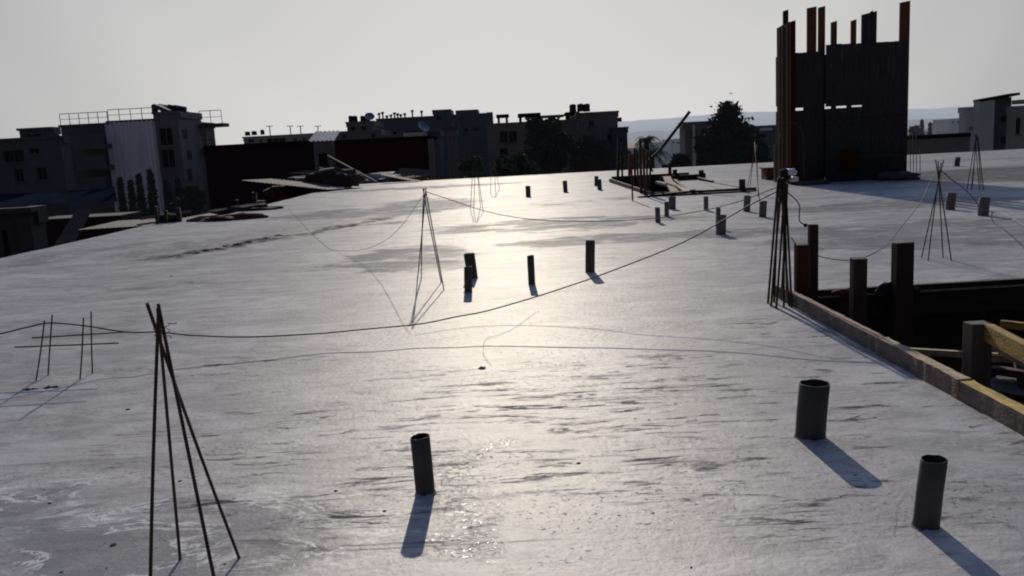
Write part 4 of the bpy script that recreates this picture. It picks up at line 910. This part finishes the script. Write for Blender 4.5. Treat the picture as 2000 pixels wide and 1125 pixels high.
# ------------------------------------------------------------------ trees
def leaves(b, c, rx, ry, rz, n, s, up=0.0):
    for _ in range(n):
        while True:
            v = Vector((random.uniform(-1, 1), random.uniform(-1, 1), random.uniform(-1, 1)))
            if 0.25 < v.length < 1 or random.random() < .1: break
        p = Vector((c[0]+v.x*rx, c[1]+v.y*ry, c[2]+v.z*rz)); k = s*random.uniform(.6, 1.4)
        a = Vector((random.gauss(0, 1), random.gauss(0, 1), random.gauss(0, 1)+up)).normalized(); d = a.cross(Vector((random.gauss(0, 1), random.gauss(0, 1), random.gauss(0, 1)))).normalized()
        b.add([p-a*k, p+d*k*.45, p+a*k, p-d*k*.45], [(0, 1, 2, 3)])
def tree(px0, px1, pyt, Y, label, mat='leaf_dk', clumps=16, n=260, s=.35, zb=None, shape='round', group='trees beyond the slab', name='broadleaf_tree'):
    a = P(px0, pyt, Y); c = P(px1, pyt, Y); cx = (a.x+c.x)/2; w = (c.x-a.x); zt = (a.z+c.z)/2; z0 = -9.2 if zb is None else zb
    root = thing(name, (cx, Y, z0), label, 'tree', group); b = MB(); h = zt-z0; t = MB(); tr_ = []
    t.tube([(cx, Y, z0), (cx+.1, Y, z0+h*.3), (cx, Y, z0+h*.6), (cx, Y, zt-h*.12)], .2, 8, rad=[.3*h/9, .22*h/9, .14*h/9, .04])
    ch = min(h*.8, w*1.15)
    for i in range(clumps):
        u = random.random(); ang = random.uniform(0, 6.28)
        if shape == 'round':
            zc = zt-ch*(.12+.8*u); prof = math.sin(math.pi*min(1, .22+.62*u))
            rr = w*.5*prof*random.uniform(.25, .8); q = (cx+rr*math.cos(ang), Y+rr*.8*math.sin(ang), zc); cr = w*random.uniform(.11, .2)
        elif shape == 'dome':
            u = (i+.5)/clumps; zc = zt-w*.15-ch*.9*u; lim = w*.5*min(1, .16+2.1*u)
            rr = lim*random.uniform(.2, .86); cr = w*random.uniform(.07, .15); ang = i*2.4+random.uniform(-.5, .5); q = (cx+rr*math.cos(ang), Y+rr*.8*math.sin(ang), zc)
        else:
            u = (i+.5)/clumps; cr = w*(.10+.34*u**.8); zc = zt-cr*2.4-h*.62*u; rr = w*.12*u; q = (cx+rr*math.cos(ang), Y+rr*math.sin(ang), zc)
        leaves(b, q, cr, cr, cr*(.75 if shape == 'round' else 2.4), n, s)
        if i % 3 == 0: t.tube([(cx, Y, zc-ch*.25), ((cx+q[0])/2, (Y+q[1])/2, zc-ch*.1), q], .05, 5, rad=[.09, .06, .02])
    b.build('crown', mat, root); t.build('trunk', 'bark', root, smooth=True)
    return root
random.seed(99)
tree(1362, 1484, 213, 70, 'big round leafy tree against the sky left of the formwork tower', 'leaf_dk', 70, 200, .22, shape='dome')
c = P(1418, 203, 70)
tree(1402, 1436, 197, 70.3, 'pointed leafy tree top rising out of the big round tree', 'leaf_dk', 10, 200, .2, shape='cone')
tree(1350, 1420, 258, 69, 'lower bushy tree left of the big round tree', 'leaf_dk', 20, 240, .22)
tree(1430, 1520, 268, 68, 'lower bushy tree between the big round tree and the tower', 'leaf_dk', 20, 240, .22)
tree(1008, 1118, 226, 66, 'largest dark tree in front of the brown block, left of two', 'leaf_dk', 36, 300, .22)
tree(1100, 1200, 262, 64, 'wide dark tree in front of the grey mauve block', 'leaf_dk', 32, 300, .22)
tree(960, 1050, 292, 60, 'grey green bush below the pale wall with windows', 'leaf', 24, 240, .18)
tree(884, 960, 302, 58, 'grey green bush right below the raised tank house', 'leaf', 22, 240, .16)
tree(1296, 1356, 300, 62, 'dark low bush right of the slanting pole foot', 'leaf_dk', 16, 220, .2)
tree(1178, 1240, 292, 60, 'dark low bush below the side step of the grey mauve block', 'leaf_dk', 14, 220, .2)
for (a, c_, t, l) in [(223, 243, 348, 'leftmost'), (244, 263, 352, 'second'), (258, 281, 339, 'third'), (279, 305, 331, 'fourth and tallest'), (310, 338, 352, 'fifth'), (334, 356, 346, 'rightmost')]:
    tree(a-4, c_+4, t-4, 55, l+' of the dark cypresses in front of the clad block', 'leaf_dk', 22, 170, .16, shape='cone', name='cypress_tree', group='cypresses at the clad block')
tree(205, 300, 392, 53, 'low dark hedge mass at the feet of the left cypresses', 'leaf_dk', 24, 220, .18)
tree(300, 400, 384, 53, 'low dark hedge mass at the feet of the right cypresses', 'leaf_dk', 24, 220, .18)
tree(350, 402, 362, 52, 'round dark bush right of the cypresses', 'leaf_dk', 18, 200, .2)
for (a, c_, t, l) in [(1776, 1800, 246, 'dark bush right beside the formwork tower in the distance'), (1796, 1806, 232, 'thin dark cypress beyond the brown wall, left one'), (1812, 1822, 238, 'thin dark cypress beyond the brown wall, right one')]:
    tree(a, c_, t, 130, l, 'leaf_far', 14, 120, .3, shape='cone' if c_-a < 20 else 'round')
def palm(px, pyt, Y, label, r=2.2):
    T = P(px, pyt, Y); root = thing('palm_tree', (T.x, Y, -9.2), label, 'tree', 'palms left of the slanting pole'); t = MB(); t.tube([(T.x-.2, Y, -9.2), (T.x-.1, Y, -3), (T.x, Y, T.z)], .2, 8, rad=[.28, .2, .16]); t.build('trunk', 'bark', root, smooth=True)
    b = MB()
    for i in range(26):
        ang = i*2.4; el = random.uniform(-.3, 1.2); L_ = r*random.uniform(.8, 1.1); prev = T
        for k in range(1, 8):
            s = k/7; p = T+Vector((math.cos(ang)*L_*s*math.cos(el*.6), math.sin(ang)*L_*s, L_*(math.sin(el)*s-0.95*s*s)))
            d = (p-prev); w = .40*(1-s*.7); side = d.cross(Vector((0, 0, 1))).normalized()
            for sg in (-1, 1):
                for m_ in range(3):
                    q = prev+d*(m_/3); b.add([q, q+d*.16, q+d*.35+side*sg*w-Vector((0, 0, w*.55))], [(0, 1, 2)])
            b.add([prev-side*.02, prev+side*.02, p+side*.02, p-side*.02], [(0, 1, 2, 3)]); prev = p
    b.build('crown', 'leaf_dk', root)
palm(1263, 272, 58, 'tall palm with a round head above the crowd of thin posts', 1.1)
palm(1272, 300, 52, 'lower shaggy palm right of the tall one', 1.6)
palm(1240, 306, 54, 'lower shaggy palm left of the tall one', 1.2)

# ------------------------------------------------------------------ sun, sky, camera
EL = 24.6
sun = bpy.data.lights.new('sun', 'SUN'); sun.energy = 3.2; sun.angle = R(0.53); sun.color = (1.0, 0.93, 0.83)
so = bpy.data.objects.new('sun', sun); C.objects.link(so)
SD = Vector((math.sin(R(-0.5))*math.cos(R(EL)), math.cos(R(-0.5))*math.cos(R(EL)), math.sin(R(EL))))
so.rotation_euler = SD.to_track_quat('Z', 'Y').to_euler(); so.location = (0, 40, 30)
w = bpy.data.worlds.new('World'); bpy.context.scene.world = w; w.use_nodes = True
N, L = w.node_tree.nodes, w.node_tree.links; N.clear()
out = N.new('ShaderNodeOutputWorld'); bg = N.new('ShaderNodeBackground'); sky = N.new('ShaderNodeTexSky'); sky.sky_type = 'NISHITA'; sky.sun_disc = False
sky.sun_elevation = R(EL); sky.sun_rotation = R(-0.5); sky.dust_density = 2.0; sky.air_density = 1.0; sky.ozone_density = 2.0; sky.altitude = 300
tc = N.new('ShaderNodeTexCoord')
dt = N.new('ShaderNodeVectorMath'); dt.operation = 'DOT_PRODUCT'; dt.inputs[1].default_value = SD; L.new(tc.outputs['Generated'], dt.inputs[0])
rp = N.new('ShaderNodeValToRGB'); e = rp.color_ramp.elements; rp.color_ramp.interpolation = 'EASE'
mr = N.new('ShaderNodeMapRange'); mr.inputs['From Min'].default_value = -1; mr.inputs['From Max'].default_value = 1; L.new(dt.outputs['Value'], mr.inputs['Value']); L.new(mr.outputs['Result'], rp.inputs['Fac'])
e[0].position = 0.0; e[0].color = (.062, .066, .076, 1)
e[1].position = 1.0; e[1].color = (.86, .84, .82, 1)
for p, c in ((.5, (.085, .09, .105)), (.72, (.13, .14, .16)), (.85, (.345, .35, .36)), (.894, (.46, .46, .463)), (.92, (.56, .557, .555)), (.955, (.71, .70, .69))):
    k = e.new(p); k.color = (*c, 1)
sx = N.new('ShaderNodeSeparateXYZ'); L.new(tc.outputs['Generated'], sx.inputs[0])
el = N.new('ShaderNodeValToRGB'); L.new(sx.outputs['Z'], el.inputs['Fac']); q = el.color_ramp.elements
q[0].position = 0; q[0].color = (1, 1, 1, 1); q[1].position = 1; q[1].color = (.33, .66, 1.65, 1)
for p, c in ((.10, (.88, .885, .89)), (.18, (.78, .79, .80)), (.45, (.58, .68, .84))):
    k = q.new(p); k.color = (*c, 1)
ml = N.new('ShaderNodeVectorMath'); ml.operation = 'MULTIPLY'; L.new(rp.outputs['Color'], ml.inputs[0]); L.new(el.outputs['Color'], ml.inputs[1])
mx = N.new('ShaderNodeMix'); mx.data_type = 'RGBA'; mx.blend_type = 'ADD'; mx.inputs[0].default_value = 1
sc = N.new('ShaderNodeVectorMath'); sc.operation = 'SCALE'; sc.inputs['Scale'].default_value = 10.0; L.new(ml.outputs[0], sc.inputs[0])
sk = N.new('ShaderNodeVectorMath'); sk.operation = 'SCALE'; sk.inputs['Scale'].default_value = 0.006; L.new(sky.outputs['Color'], sk.inputs[0])
L.new(sc.outputs[0], mx.inputs[6]); L.new(sk.outputs[0], mx.inputs[7])
L.new(mx.outputs[2], bg.inputs['Color']); bg.inputs['Strength'].default_value = 0.1; L.new(bg.outputs[0], out.inputs[0])

cam = bpy.data.cameras.new('camera'); cam.sensor_width = 36; cam.lens = F/2000*36; cam.clip_start = .05; cam.clip_end = 12000
co = bpy.data.objects.new('camera', cam); C.objects.link(co)
X = Vector((1, 0, 0)); Up = Vector((0, math.sin(TH), math.cos(TH))); Fw = Vector((0, math.cos(TH), -math.sin(TH)))
cr = X*math.cos(ROLL)-Up*math.sin(ROLL); cu = X*math.sin(ROLL)+Up*math.cos(ROLL)
co.matrix_world = Matrix(((cr.x, cu.x, -Fw.x, 0), (cr.y, cu.y, -Fw.y, 0), (cr.z, cu.z, -Fw.z, H), (0, 0, 0, 1)))
sc_ = bpy.context.scene; sc_.camera = co
sc_.cycles.filter_width = 2.0
sc_.view_settings.view_transform = 'Standard'; sc_.view_settings.look = 'None'; sc_.view_settings.exposure = 0; sc_.view_settings.gamma = 1
